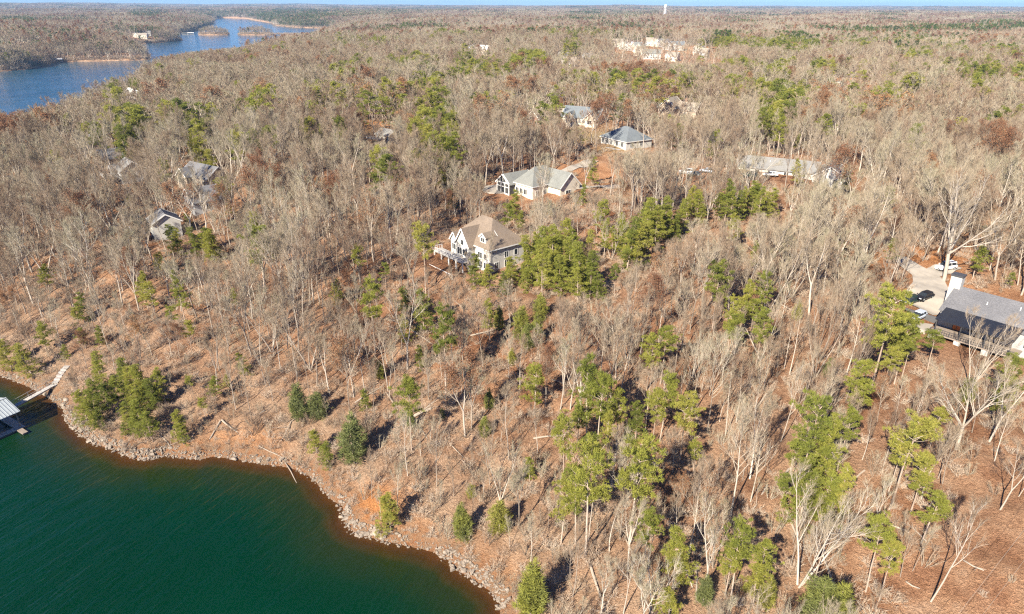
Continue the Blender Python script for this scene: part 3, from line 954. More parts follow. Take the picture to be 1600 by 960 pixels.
HOUSES = {}
def house(name, label, loc, rz, blocks, wallm, roofm, wins=(), trim=None, chimneys=(), base=-3.0, cat='house', group=None, doors=()):
    root = empty(name, loc, rz)
    tag(root, label, cat, group)
    trim = trim or M['trim']
    for bl in blocks:
        x0, x1, y0, y1 = bl['r']; e = bl['e']; k = bl.get('roof', 'hip'); pt = bl.get('pitch', .55)
        wm = bl.get('wall', wallm); rm = bl.get('rm', roofm)
        wb = MB(); wall_box(wb, x0, x1, y0, y1, bl.get('b', base), e, {'gx': 'x', 'gy': 'y'}.get(k), pt)
        wb.build('wall', wm, root)
        rb = MB(); ov = bl.get('ov', .45)
        if k == 'hip': hip_roof(rb, x0, x1, y0, y1, e, pt, ov)
        elif k == 'gx': gable_roof(rb, x0, x1, y0, y1, e, pt, 'x', ov)
        elif k == 'gy': gable_roof(rb, x0, x1, y0, y1, e, pt, 'y', ov)
        else:                                            # shed: high along y1
            A = [(x0 - ov, y0 - ov, e), (x1 + ov, y0 - ov, e), (x1 + ov, y1, e + (y1 - y0) * pt), (x0 - ov, y1, e + (y1 - y0) * pt)]
            rb.add(A + [(p[0], p[1], p[2] - .18) for p in A], [(0, 1, 2, 3), (7, 6, 5, 4), (0, 4, 5, 1), (1, 5, 6, 2), (2, 6, 7, 3), (0, 3, 7, 4)])
        ro = rb.build('roof', rm, root)
        if bl.get('fascia', True) and k in ('gx', 'gy'):
            if k == 'gx':
                hw = (y1 - y0) / 2; yc = (y0 + y1) / 2
                for xe in (x0 - ov - .03, x1 + ov + .03):
                    fb = MB()
                    for s in (-1, 1):
                        fb.bar((xe, yc + s * (hw + ov), e - ov * pt - .12), (xe, yc, e + hw * pt - .12), .08, .3)
                    fb.build('fascia', trim, ro)
            else:
                hw = (x1 - x0) / 2; xc = (x0 + x1) / 2
                for ye in (y0 - ov - .03, y1 + ov + .03):
                    fb = MB()
                    for s in (-1, 1):
                        fb.bar((xc + s * (hw + ov), ye, e - ov * pt - .12), (xc, ye, e + hw * pt - .12), .08, .3)
                    fb.build('fascia', trim, ro)
        elif bl.get('fascia', True) and k == 'hip':
            fb = MB(); a, b_, c, d = x0 - ov - .04, x1 + ov + .04, y0 - ov - .04, y1 + ov + .04
            for p, q in (((a, c), (b_, c)), ((b_, c), (b_, d)), ((b_, d), (a, d)), ((a, d), (a, c))):
                fb.bar((p[0], p[1], e - .14), (q[0], q[1], e - .14), .06, .22)
            fb.build('fascia', trim, ro)
    for (bi, side, u, z, w_, h_) in wins:
        window(root, blocks[bi]['r'], side, u, z, w_, h_, trim, M['glass'])
    for (bi, side, u, z, w_, h_, m) in doors:
        window(root, blocks[bi]['r'], side, u, z, w_, h_, trim, m, 'door')
    for (x, y, w_, d_, z0, z1, m) in chimneys:
        c = MB().box(x - w_ / 2, x + w_ / 2, y - d_ / 2, y + d_ / 2, z0, z1).build('chimney', m, root)
        MB().box(x - w_ / 2 - .12, x + w_ / 2 + .12, y - d_ / 2 - .12, y + d_ / 2 + .12, z1, z1 + .35).build('chimney_cap', M['metal_dark'], c)
    HOUSES[name] = root
    return root

def rail(mb, a, b, z, h=1.0, step=.55):
    a = Vector(a); b = Vector(b); L = (b - a).length; n = max(2, int(L / step))
    A = Vector((a.x, a.y, z)); B = Vector((b.x, b.y, z))
    mb.bar(A + Vector((0, 0, h)), B + Vector((0, 0, h)), .09, .07); mb.bar(A + Vector((0, 0, .12)), B + Vector((0, 0, .12)), .06, .05)
    for i in range(n + 1):
        p = A.lerp(B, i / n)
        mb.bar(p, p + Vector((0, 0, h)), .05 if i % 4 else .11)

RZ = R(-50)
# --- the white house with the brown roof
x, y, z = at(765, 430)
hA = house('white_house', 'white two-storey house with brown hipped roof, gables and a terrace above the cove', (x, y, z + .2), RZ,
    [dict(r=(-14.5, 0, 0, 10.5), e=5.9, roof='hip', pitch=.95),
     dict(r=(-10.5, -5.5, -1.8, 4), e=6.0, roof='gy', pitch=1.45, wall=M['white'], ov=.35),
     dict(r=(-14.2, -11.6, -.8, 3), e=5.7, roof='gy', pitch=1.3, ov=.3),
     dict(r=(-4.2, -2.0, .5, 3.6), e=8.3, b=5.2, roof='gy', pitch=.8, ov=.2)],
    M['white'], M['roof_brown'],
    [(0, 'S', 10.2, .9, 1.5, 1.5), (0, 'S', 12.4, .9, 1.1, 1.5), (0, 'S', 10.2, 3.1, 1.5, 1.4), (0, 'S', 12.4, 3.1, 1.1, 1.4), (1, 'S', .5, .4, 1.7, 2.1), (1, 'S', 2.7, .4, 1.7, 2.1),
     (1, 'S', .5, 3.0, 1.7, 1.6), (1, 'S', 2.7, 3.0, 1.7, 1.6), (1, 'S', 2.0, 5.5, .9, 1.2), (2, 'S', .6, 3.0, 1.3, 1.4), (0, 'E', 1.6, .9, 1.1, 1.5), (0, 'E', 4.5, 3.1, 1.1, 1.4),
     (0, 'E', 4.5, .9, 1.1, 1.5), (0, 'E', 7.5, 3.1, 1.0, 1.4), (3, 'S', .5, 7.0, 1.2, 1.0), (0, 'S', 4.3 - 3.6, 2.9, 1.2, 1.5)])
d = MB().box(-16.5, -4.4, -4.6, -1.85, 2.35, 2.55).build('deck', M['greydeck'], hA)
rb = MB(); rail(rb, (-16.5, -4.6), (-4.4, -4.6), 2.55); rail(rb, (-16.5, -4.6), (-16.5, -1.9), 2.55); rb.build('railing', M['trim'], d)
pb = MB()
for px_ in (-16.2, -13.2, -10.2, -7.2, -4.6): pb.box(px_ - .12, px_ + .12, -4.5, -4.26, -3, 2.35)
pb.build('post', M['trim'], d)
tw = MB().box(-19, -3, -8.6, -8.1, -4, -.1); tw.box(-19.0, -18.5, -8.1, -1.5, -4, .1)
tw.build('terrace_wall', M['stone'], hA)
MB().box(-18.5, -3, -8.1, -.02, -4, -.35).build('terrace', M['concrete'], hA)
rb = MB(); rail(rb, (-18.9, -8.35), (-3.1, -8.35), -.1, .95); rb.build('railing', M['trim'], hA)

# --- grey-green roof, screened porch and round patio
x, y, z = at(832, 313)
hB = house('porch_house', 'house with grey green shingles and a white gabled screened porch beside a patio', (x, y, z + .3), RZ,
    [dict(r=(-8.6, 0, 0, 13.5), e=3.9, roof='hip', pitch=1.02),
     dict(r=(-14.6, -8.5, -2.2, 7.5), e=3.6, roof='gy', pitch=.85, wall=M['screen']),
     dict(r=(-4, 5.5, 6.5, 14.8), e=3.8, roof='gx', pitch=.95)],
    M['cream'], M['roof_greygreen'],
    [(0, 'S', .7, .8, 1.3, 1.6), (0, 'S', 2.6, .8, 1.3, 1.6), (0, 'S', 4.6, .8, 1.3, 1.6), (0, 'E', 1.4, .8, 1.2, 1.5), (0, 'E', 4.6, .8, 1.2, 1.5), (2, 'E', 2.4, .8, 2.0, 1.5)])
pf = MB()
for xx in (-14.5, -12.55, -10.6, -8.6): pf.box(xx - .12, xx + .12, -2.42, -2.23, -1.5, 3.5)
for yy in (-2.1, .3, 2.8, 5.2): pf.box(-14.82, -14.63, yy - .12, yy + .12, -1.5, 3.5)
for z0, z1 in ((-.15, .2), (2.1, 2.28), (3.3, 3.62)):
    pf.box(-14.8, -8.45, -2.44, -2.23, z0, z1); pf.box(-14.84, -14.63, -2.2, 7.4, z0, z1)
for s_ in (-1, 1): pf.bar((-11.55 + s_ * 3.1, -2.34, 3.55), (-11.55, -2.34, 6.05), .14, .28)
for xx, zt_ in ((-13.0, 4.8), (-11.55, 5.9), (-10.1, 4.8)): pf.bar((xx, -2.34, 3.5), (xx, -2.34, zt_), .13)
pf.build('porch_frame', M['trim'], hB)
# --- blue-grey hip
x, y, z = at(978, 236)
hC = house('hip_roof_house', 'low white house with a steep blue grey hipped roof on tan lawn', (x, y, z + .4), R(-58),
    [dict(r=(-15.5, 0, 0, 13), e=3.0, roof='hip', pitch=.62)], M['white'], M['roof_blue'],
    [(0, 'S', u, .7, 1.2, 1.7) for u in (1.0, 3.4, 6.0, 9.4, 12.6)] + [(0, 'E', 2, .8, 1.2, 1.5), (0, 'E', 7, .8, 1.2, 1.5)])
MB().box(-13, -2, -3.2, -.02, -1.2, -.1).build('deck', M['greydeck'], hC)
# --- gabled grey house behind it
x, y, z = at(905, 196)
hD = house('gabled_house', 'grey roofed house with several white trimmed gables and porch', (x, y, z + .3), R(-30),
    [dict(r=(-9, 9, 0, 10), e=3.4, roof='gx', pitch=.8),
     dict(r=(-6.5, -1.5, -2.6, 5), e=3.4, roof='gy', pitch=.95),
     dict(r=(3.5, 8.5, -2.2, 5), e=3.4, roof='gy', pitch=.95)], M['cream'], M['roof_blue'],
    [(1, 'S', 1, .8, 1.2, 1.6), (1, 'S', 2.9, .8, 1.2, 1.6), (2, 'S', 1.4, .8, 2.0, 1.6), (0, 'S', 8.5, .8, 1.1, 1.6), (0, 'S', 10.5, .8, 1.1, 1.6)],
    chimneys=[(7.2, 6.2, 1.2, .9, 2, 9.6, M['brick'])])
x, y, z = at(1042, 183)
house('tan_gable_house', 'tan house with a steep white trimmed front gable below an orange tree', (x, y, z + .3), R(-36),
    [dict(r=(-5, 4, 0, 10), e=4.2, roof='gy', pitch=.95), dict(r=(3, 13, 3, 11), e=3.4, roof='gx', pitch=.8)], M['tan'], M['roof_tan'],
    [(0, 'S', 1.2, .8, 1.3, 1.6), (0, 'S', 5.8, .8, 1.3, 1.6), (0, 'S', 3.6, 4.2, 1.4, 1.4), (1, 'S', 4, .8, 1.5, 1.4)], chimneys=[(6, 7.6, 1.1, .9, 2, 8.4, M['brick'])])
x, y, z = at(832, 197)
house('brick_gable_house', 'small brick house with a brown gabled roof among bare trunks', (x, y, z + .3), R(-38),
    [dict(r=(-4, 4, 0, 9), e=3.3, roof='gy', pitch=.9), dict(r=(4, 12, 2, 9), e=3.1, roof='gx', pitch=.8)], M['brick'], M['roof_brown'],
    [(0, 'S', 1.1, .8, 1.2, 1.5), (0, 'S', 5.4, .8, 1.2, 1.5), (0, 'S', 3.3, 3.8, 1.0, 1.1)])
x, y, z = at(862, 190)
house('cream_gable_house', 'cream house with a pale tan gabled roof behind the brick house', (x, y, z + .3), R(-30),
    [dict(r=(-5, 5, 4, 12), e=3.2, roof='gx', pitch=.8), dict(r=(-4, 1, 1, 6), e=3.0, roof='gy', pitch=.9)], M['cream'], M['roof_tan'], [(1, 'S', 1, .8, 1.2, 1.5), (0, 'S', 7, .8, 1.2, 1.5)])
# --- long grey-roofed house with parked cars before it
x, y, z = at(1300, 294)
hH = house('long_house', 'long white house with weathered grey roof partly hidden by a pine', (x, y, z + .3), R(-28),
    [dict(r=(-6, 3.5, 0, 12), e=3.2, roof='gy', pitch=.62), dict(r=(-30, -5.5, 4, 12.5), e=3.0, roof='gx', pitch=.65)], M['white'], M['roof_grey'],
    [(0, 'S', 1.4, .8, 1.4, 1.4), (0, 'S', 6, .8, 1.4, 1.4), (0, 'E', 3, .8, 1.3, 1.4), (0, 'E', 7, .8, 1.3, 1.4)] + [(1, 'S', u, .8, 1.4, 1.4) for u in (2, 6, 10, 15, 20)])
# --- modern dark house at the edge of the frame
x, y, z = at(1463, 512)
hG = house('modern_house', 'modern house with charcoal roof, white chimney and orange front door', (x, y, z + .6), RZ,
    [dict(r=(0, 21, 0, 12), e=3.4, roof='gx', pitch=.52, ov=.35, fascia=False),
     dict(r=(13, 25, 6, 19), e=3.5, roof='gy', pitch=.5, ov=.35, fascia=False)], M['greywall'], M['roof_dark'],
    [(0, 'S', 5.2, .7, 2.4, 1.9), (0, 'S', 8.6, .7, 2.4, 1.9), (0, 'S', 14, .7, 2.0, 1.7), (0, 'S', 17, .7, 2.0, 1.7), (0, 'W', 2, .8, 1.2, 1.6)],
    trim=M['metal_dark'], chimneys=[(-.35, 6.0, 1.9, 1.7, -3, 8.4, M['white'])], doors=[(0, 'S', 2.6, 0.05, 1.25, 2.3, M['door_orange'])])
pr = MB()
A = [(.6, -4.2, 2.75), (13.2, -4.2, 2.75), (13.2, .4, 3.75), (.6, .4, 3.75)]
pr.add(A + [(p[0], p[1], p[2] - .16) for p in A], [(0, 1, 2, 3), (7, 6, 5, 4), (0, 4, 5, 1), (1, 5, 6, 2), (2, 6, 7, 3), (0, 3, 7, 4)])
po = pr.build('porch_roof', M['roof_black'], hG)
for xx in (.9, 5, 9, 12.9):
    MB().box(xx - .09, xx + .09, -4.0, -3.82, 0, 2.62).build('post', M['metal_dark'], po)
pd = MB().box(0, 14, -4.4, -.03, -.25, -.02).build('porch_deck', M['wood'], hG)
rb = MB(); rail(rb, (.3, -4.3), (14, -4.3), -.02, .95, .4); rb.build('railing', M['metal_dark'], pd)
fb = MB()
for xx in (0.2, 4.5, 9, 13.4): fb.box(xx, xx + 1.0, -4.35, -3.6, -4.5, -.26)
fb.build('pier', M['white'], pd)
MB().box(-1, 16, -6.4, -4.6, -3.6, -1.6).build('foundation_wall', M['white'], hG)
MB().box(-4.6, -.6, -3.6, .6, -1.2, -.4).build('patio', M['concrete'], hG)
MB().box(-9.5, -.4, .9, 1.25, -1.6, 1.0).build('garden_wall', M['darkwall'], hG)

# roof vents, gutters and steps that show on the near houses
def vents(h, lst):
    for (x, y, z) in lst:
        mb = MB(); mb.tube([(x, y, z - .8), (x, y, z + .35)], [.09, .09], 8, True); mb.build('vent_pipe', M['trim'], h)
vents(hA, [(-8.5, 7.5, 9.2), (-5.0, 7.0, 9.3)])
vents(hB, [(-5.5, 9.0, 7.2), (-3.0, 10.5, 7.0), (-6.4, 5.0, 5.8)])
vents(hC, [(-6, 4, 5.4), (-9, 4.5, 5.6)])
vents(hG, [(6, 3.5, 5.4), (11, 4.2, 5.8), (16, 3.2, 5.2)])
vents(hH, [(-12, 6.5, 4.8), (-20, 6.5, 4.8)])

# --- houses in the woods on the point
def small_house(px, py, rz, label, wm, rm, w=11., dp=8., e=4.6, roof='gx', pitch=.7, name='wooded_house', deck=False, wing=True, chim=None):
    x, y, z = at(px, py)
    bl = [dict(r=(-w / 2, w / 2, 0, dp), e=e, roof=roof, pitch=pitch)]
    ws = [(0, 'S', 1.0, .8, 1.3, 1.5), (0, 'S', w / 2 - .7, .8, 1.4, 1.5), (0, 'S', w - 2.4, .8, 1.3, 1.5)]
    if e > 4.2: ws += [(0, 'S', 1.0, 3.0, 1.2, 1.2), (0, 'S', w - 2.4, 3.0, 1.2, 1.2)]
    ws += [(0, 'E', dp / 2 - .6, .8, 1.2, 1.4), (0, 'W', dp / 2 - .6, .8, 1.2, 1.4)]
    if wing:
        bl.append(dict(r=(-w / 2 + .6, -w / 2 + .42 * w, -1.8, 3), e=e - .2, roof='gy', pitch=pitch * 1.25, ov=.35)); ws.append((1, 'S', .8, .8, 1.3, 1.5))
    h = house(name, label, (x, y, z + .3), R(rz), bl, wm, rm, ws, chimneys=chim or ())
    if deck:
        d = MB().box(-w / 2, w / 2, -5.0, -1.85, 1.9, 2.1).build('deck', M['wood'], h)
        rb = MB(); rail(rb, (-w / 2, -4.95), (w / 2, -4.95), 2.1); rb.build('railing', M['trim'], d)
        for xx in (-w / 2 + .3, 0, w / 2 - .3): MB().box(xx - .1, xx + .1, -4.9, -4.7, -3, 1.9).build('post', M['wood'], d)
    return h
small_house(138, 241, -46, 'grey shingled two-storey house with pale gables in the woods on the point', M['tan'], M['roof_dark'], 12, 9, 5.0, 'gx', .75, chim=[(-4, 6, 1, .9, 2, 11, M['stone'])])
small_house(160, 266, -52, 'small tan house with one dark and one sunlit roof slope', M['tan'], M['roof_dark'], 7, 7, 4.4, 'gy', .8, wing=False)
small_house(188, 284, -50, 'pale grey house with a white deck just below the small tan house', M['greywall'], M['roof_grey'], 8.5, 8, 4.2, 'gx', .7, deck=True)
small_house(305, 292, -35, 'broad house with weathered grey brown roof near a yellow green pine', M['tan'], M['roof_dark'], 15, 9, 3.4, 'gx', .7)
small_house(298, 331, -50, 'grey roofed house with dark shaded wall behind the white-railed house', M['greywall'], M['roof_dark'], 10, 8, 3.6, 'gy', .65, wing=False)
small_house(240, 372, -55, 'white house with tall railed decks facing the cove', M['white'], M['roof_dark'], 6.5, 7, 4.6, 'gx', .6, deck=True, wing=False)
small_house(206, 158, -20, 'bright white house with gabled roof above the open lake', M['white'], M['trim'], 12, 9, 4.8, 'gx', .8)
small_house(588, 172, -25, 'pale house with a white gable behind the dirt clearing', M['white'], M['roof_grey'], 10, 8, 4.4, 'gx', .8)
small_house(598, 224, -40, 'grey cottage with white deck rails below the dirt clearing', M['white'], M['roof_grey'], 8, 7, 3.2, 'gx', .55, deck=True, wing=False)
# --- far houses
far_list = [(739, 84, 8, 'white house with a sharp white gable beside a grove of pines', 'white', 'roof_dark', 9, 'gy'), (753, 86, -40, 'white-roofed long house next to the sharp white gable', 'cream', 'trim', 16, 'gx'),
  (885, 97, -15, 'long grey roofed house west of the subdivision', 'white', 'roof_grey', 20, 'gx'), (888, 105, -20, 'white low house in front of the long grey roofed house', 'white', 'roof_tan', 14, 'gx'),
  (919, 98, -20, 'white gabled house between the long grey house and the subdivision', 'white', 'roof_blue', 14, 'gx'),
  (964, 74, -10, 'cream house at the western end of the subdivision', 'cream', 'roof_tan', 13, 'gx'), (973, 78, -30, 'tall white house second from the western end of the subdivision', 'white', 'roof_tan', 11, 'gy'),
  (984, 80, -20, 'white gable-fronted house in the subdivision row', 'white', 'trim', 13, 'gy'), (1000, 80, 10, 'grey-roofed low house in the middle of the subdivision', 'cream', 'roof_greygreen', 15, 'gx'),
  (1014, 72, -30, 'pale house at the back of the subdivision', 'white', 'roof_tan', 12, 'gx'), (1023, 73, -10, 'tan gabled house at the back of the subdivision', 'cream', 'roof_tan', 12, 'gy'),
  (1036, 74, -10, 'white house with dark roof at the back of the subdivision', 'white', 'roof_dark', 14, 'gx'), (1042, 79, -25, 'white front gable beside the blue roofed house', 'white', 'roof_tan', 11, 'gy'),
  (1058, 79, -8, 'house with a wide blue roof at the edge of the cleared lots', 'white', 'roof_blue', 17, 'gx'), (1003, 87, 20, 'cream house at the front of the subdivision', 'cream', 'roof_tan', 13, 'gx'),
  (1012, 93, -10, 'white two-storey house lowest in the subdivision', 'white', 'roof_greygreen', 12, 'gx'), (1025, 93, -10, 'white townhouse in the lowest row of the subdivision', 'white', 'roof_greygreen', 10, 'gx'),
  (1048, 96, -30, 'tan roofed house at the eastern front of the subdivision', 'cream', 'roof_tan', 14, 'gx'), (1090, 84, -30, 'white house below the cleared lots', 'white', 'roof_grey', 13, 'gy'),
  (1098, 91, -30, 'small white house lowest on the eastern side', 'white', 'roof_tan', 9, 'gx'),
  (602, 37, 0, 'far white house near the end of the blue lake', 'white', 'roof_grey', 24, 'gx'), (619, 40, 0, 'far cream house next to the far white house', 'cream', 'roof_grey', 18, 'gx'),
  (1258, 105, -20, 'lone white shed among pines on the ridge', 'white', 'roof_tan', 9, 'gx'), (1360, 97, -20, 'white house with grey roof beside the dirt road', 'white', 'roof_grey', 13, 'gx'),
  (1300, 29, 0, 'long white farm building far off', 'white', 'trim', 40, 'gx'), (1321, 29, 0, 'short white farm building beside the long one', 'white', 'trim', 25, 'gx'),
  (560, 72, -10, 'pale house on the ridge above the blue lake', 'white', 'roof_grey', 13, 'gx'), (593, 75, -15, 'cream house alone on the wooded ridge', 'cream', 'roof_tan', 12, 'gx')]
for (px, py, rz, lab, wm, rm, w, rf) in far_list:
    w *= .85
    small_house(px, py, rz, lab, M[wm], M[rm], w, 9. if w < 18 else 12, 5.4 if py < 96 else 4.6, rf, .8, 'far_house', wing=(w > 11 and rf == 'gx'))
shore_list = [(219, 60, 'large cream house across the lake above the white dock', 'cream', 'roof_tan', 26), (230, 56, 'white gabled house beside the large cream house', 'white', 'roof_grey', 14),
  (40, 66, 'pale house in the woods across the lake', 'cream', 'roof_tan', 16), (62, 66, 'white sided house across the lake next to the pale house', 'white', 'roof_grey', 12), (120, 60, 'small white house half hidden across the lake', 'white', 'roof_grey', 10), (140, 66, 'grey house across the lake among bare trees', 'greywall', 'roof_grey', 14)]
for (px, py, lab, wm, rm, w) in shore_list:
    small_house(px, py, 12, lab, M[wm], M[rm], w, 10, 6.0, 'gx', .7, 'lakeside_house')

# ------------------------------------------------------------------ driveways, patio, paths
def strip(name, pts, width, mat, lift=.14, label=None):
    P = np.array([p[:2] for p in pts], float)
    t = np.linspace(0, 1, len(P)); k = 14 * (len(P) - 1) + 1
    tt = np.linspace(0, 1, k)
    # smooth the corners
    X = np.interp(tt, t, P[:, 0]); Y = np.interp(tt, t, P[:, 1])
    ker = np.ones(9) / 9
    Xs = np.convolve(np.pad(X, 4, 'edge'), ker, 'valid'); Ys = np.convolve(np.pad(Y, 4, 'edge'), ker, 'valid')
    dx, dy = np.gradient(Xs), np.gradient(Ys); L = np.hypot(dx, dy) + 1e-9
    w = np.interp(tt, np.linspace(0, 1, len(width)), width) if hasattr(width, '__len__') else np.full(k, width)
    nc = 7; off = np.linspace(-.5, .5, nc)
    GX = Xs[:, None] - (dy / L * w)[:, None] * off[None]; GY = Ys[:, None] + (dx / L * w)[:, None] * off[None]
    GZ = height(GX, GY) + lift
    Vv = np.stack([GX, GY, GZ], -1).reshape(-1, 3); ix = np.arange(k * nc).reshape(k, nc)
    Q = np.stack([ix[:-1, :-1], ix[:-1, 1:], ix[1:, 1:], ix[1:, :-1]], -1).reshape(-1, 4)[:, ::-1]
    o = sheet(name, Vv, Q, {}, mat)
    if label: o['label'] = label
    return o
strip('driveway', [at(*p) for p in ((1404, 400), (1424, 418), (1446, 432), (1456, 448), (1452, 465), (1432, 482))], [3, 4.5, 5.5, 7, 8.5, 6], M['concrete'], .16, 'pale curved driveway at the modern house')
strip('parking_pad', [at(*p) for p in ((1448, 434), (1470, 424), (1492, 416))], [3, 4.2, 3.5], M['concrete'], .19, 'pale parking spur under the white car')
strip('driveway', [at(*p) for p in ((868, 271), (890, 266), (912, 258), (932, 252))], [4, 4, 4.5, 4], M['concrete'], .2, 'white driveway behind the porch house')
strip('driveway', [at(*p) for p in ((885, 297), (915, 293), (945, 293), (970, 291))], [4, 4, 3.5, 3], M['concrete'], .22, 'pale driveway beside the porch house')
strip('dirt_road', [at(*p) for p in ((1318, 142), (1326, 128), (1336, 112), (1344, 100))], 7, simple('red_dirt', (.42, .22, .12), .95, .2, .6), .3, 'dirt road cut through the woods')
strip('cleared_lot', [at(*p) for p in ((1085, 72), (1105, 72), (1130, 75))], 22, simple('orange_fill_dirt', (.50, .27, .14), .95, .2, .3), .3, 'orange cleared building lots')
strip('street', [at(*p) for p in ((1062, 70), (1085, 69), (1095, 72))], 9, M['concrete'], .5, 'pale new street at the cleared lots')
px_, py_, pz_ = at(778, 297)
pt = MB(); n = 28
ring = [(px_ + 5.6 * math.cos(i * 2 * math.pi / n), py_ + 5.6 * math.sin(i * 2 * math.pi / n)) for i in range(n)]
pt.add([(a, b, pz_ + .38) for a, b in ring] + [(a, b, pz_ - 2.0) for a, b in ring], [tuple(range(n))] + [(i, i + n, (i + 1) % n + n, (i + 1) % n) for i in range(n)])
tag(pt.build('patio', M['concrete']), 'round white patio beside the screened porch', kind='structure')
# ================================================================== boat dock and gangway
c = on_plane(32, 643, 3.7)
DOCK = empty('boat_dock', (c[0], c[1], 0), R(58))
tag(DOCK, 'boat dock with pale ribbed metal gable roof floating in the cove', 'dock')
LX, WY = 13.0, 9.0
rm = MB(); gable_roof(rm, -LX + .3, -.3, .3, WY - .3, 3.85, .30, 'x', .3, .08)
ro = rm.build('roof', M['metal'], DOCK)
hw = WY / 2 - .3
for s in (-1, 1):
    k = 0
    xx = -LX + .25
    rib = None
    while xx < -.05:
        mb = MB()
        mb.bar((xx, WY / 2 + s * (hw + .28), 3.85 - .3 * .28 + .03), (xx, WY / 2 + s * .08, 3.85 + hw * .30 + .01), .07, .06)
        mb.build('rib', M['metal'], ro)
        xx += .52
MB().bar((-LX, WY / 2, 3.85 + hw * .3 + .05), (0, WY / 2, 3.85 + hw * .3 + .05), .35, .07).build('ridge_cap', M['metal'], ro)
for xx in (-LX + .6, -LX * .66, -LX * .33, -.6):
    for yy in (.5, WY - .5):
        MB().bar((xx, yy, -1.5), (xx, yy, 3.8), .16).build('post', M['wood'], DOCK)
for (x0, x1, y0, y1) in ((-LX, 0, .1, 1.3), (-LX, 0, WY - 1.3, WY - .1), (-1.4, 0, 1.3, WY - 1.3)):
    n = int(max(x1 - x0, y1 - y0) / .7)
    for i in range(n):
        mb = MB()
        if x1 - x0 > y1 - y0: mb.box(x0 + (x1 - x0) * i / n + .03, x0 + (x1 - x0) * (i + 1) / n - .03, y0, y1, .35, .5)
        else: mb.box(x0, x1, y0 + (y1 - y0) * i / n + .03, y0 + (y1 - y0) * (i + 1) / n - .03, .35, .5)
        mb.build('plank', M['greydeck'], DOCK)
    MB().box(x0 + .05, x1 - .05, y0 + .05, y1 - .05, -.25, .34).build('float', M['metal_dark'], DOCK)
fd = MB().box(-1.5, -.6, -2.2, .05, .3, .45).build('finger_pier', M['wood'], DOCK)
MB().box(-1.4, -.7, -2.1, 0, -.2, .29).build('float', M['metal_dark'], fd)
# gangway: from the dock's shore end up to the bank
f = xf(c[0], c[1], R(58))
g0 = f(-.5, WY - 1.0); g0 = Vector((g0[0], g0[1], .75))
gx, gy, gz = at(84, 603)
g1 = Vector((gx, gy, gz + .25))
GW = empty('gangway', g0)
tag(GW, 'narrow grey wooden gangway from the boat dock to the rocky bank', 'gangway')
dv = g1 - g0; L = dv.length; dn = dv.normalized(); sd = dn.cross(Vector((0, 0, 1))).normalized()
n = int(L / .45)
for i in range(n):
    a = dn * (L * i / n + .03); b = dn * (L * (i + 1) / n - .03)
    MB().bar(a, b, 1.15, .07).build('plank', M['greydeck'], GW)
for s in (-1, 1):
    MB().bar(sd * (s * .52) - Vector((0, 0, .12)), dv + sd * (s * .52) - Vector((0, 0, .12)), .1, .18).build('beam', M['wood'], GW)
    mb = MB(); mb.bar(sd * (s * .58) + Vector((0, 0, .95)), dv + sd * (s * .58) + Vector((0, 0, .95)), .05)
    for i in range(0, n + 1, 4):
        p = dn * (L * i / n) + sd * (s * .58); mb.bar(p, p + Vector((0, 0, .95)), .045)
    mb.build('handrail', M['greydeck'], GW)
# steps up the bank
sx, sy, sz = at(108, 571)
ST = empty('bank_steps', (gx, gy, gz + .1)); tag(ST, 'weathered timber steps climbing the bank above the gangway', 'steps')
a = Vector((gx, gy)); b = Vector((sx, sy)); n = max(6, int((b - a).length / .75))
rz_ = math.atan2(b.y - a.y, b.x - a.x)
for i in range(n):
    p = a.lerp(b, i / n); zz = hz(p.x, p.y) + .16
    mb = MB().box(-.34, .34, -.6, .6, -.3, .06)
    o = mb.build('tread', M['greydeck'], ST); o.location = (p.x - gx, p.y - gy, zz - gz - .1); o.rotation_euler = (0, 0, rz_)

# ------------------------------------------------------------------ docks on the far shore
def far_dock(px, py, w, label, roofm, cat='dock'):
    x, y = on_plane(px, py)
    r_ = empty('far_dock', (x, y, 0), math.atan2(-x, y) * 1.0)
    tag(r_, label, cat, 'docks across the open lake')
    b = MB(); gable_roof(b, -w / 2, w / 2, -4, 4, 3.8, .3, 'x', .3, .15); b.build('roof', roofm, r_)
    MB().box(-w / 2, w / 2, -4, 4, .2, .7).build('deck', M['greydeck'], r_)
    for sx_ in (-1, 1):
        for sy_ in (-1, 1): MB().box(sx_ * (w / 2 - .3) - .15, sx_ * (w / 2 - .3) + .15, sy_ * 3.6 - .15, sy_ * 3.6 + .15, -1, 3.8).build('post', M['trim'], r_)
    MB().box(-.7, .7, 4, 22, .5, .7).build('walkway', M['greydeck'], r_)
far_dock(72, 99, 15, 'white roofed dock in the dark cove across the lake', M['trim'])
far_dock(92, 97.5, 9, 'small white dock at the start of the sandy spit', M['trim'])
far_dock(51, 104, 10, 'low grey dock beside the sand at the near end of the far shore', M['roof_grey'])
far_dock(204, 69.5, 18, 'white dock below the large cream house across the lake', M['trim'])
far_dock(267, 65, 16, 'white dock on the tip below the wooded point', M['trim'])
far_dock(275, 55, 18, 'pale dock beside the islands, furthest from the island', M['metal'])
far_dock(289, 54.5, 14, 'grey dock beside the islands, middle of three', M['roof_grey'])
far_dock(298, 54, 16, 'white dock beside the islands, next to the round island', M['trim'])

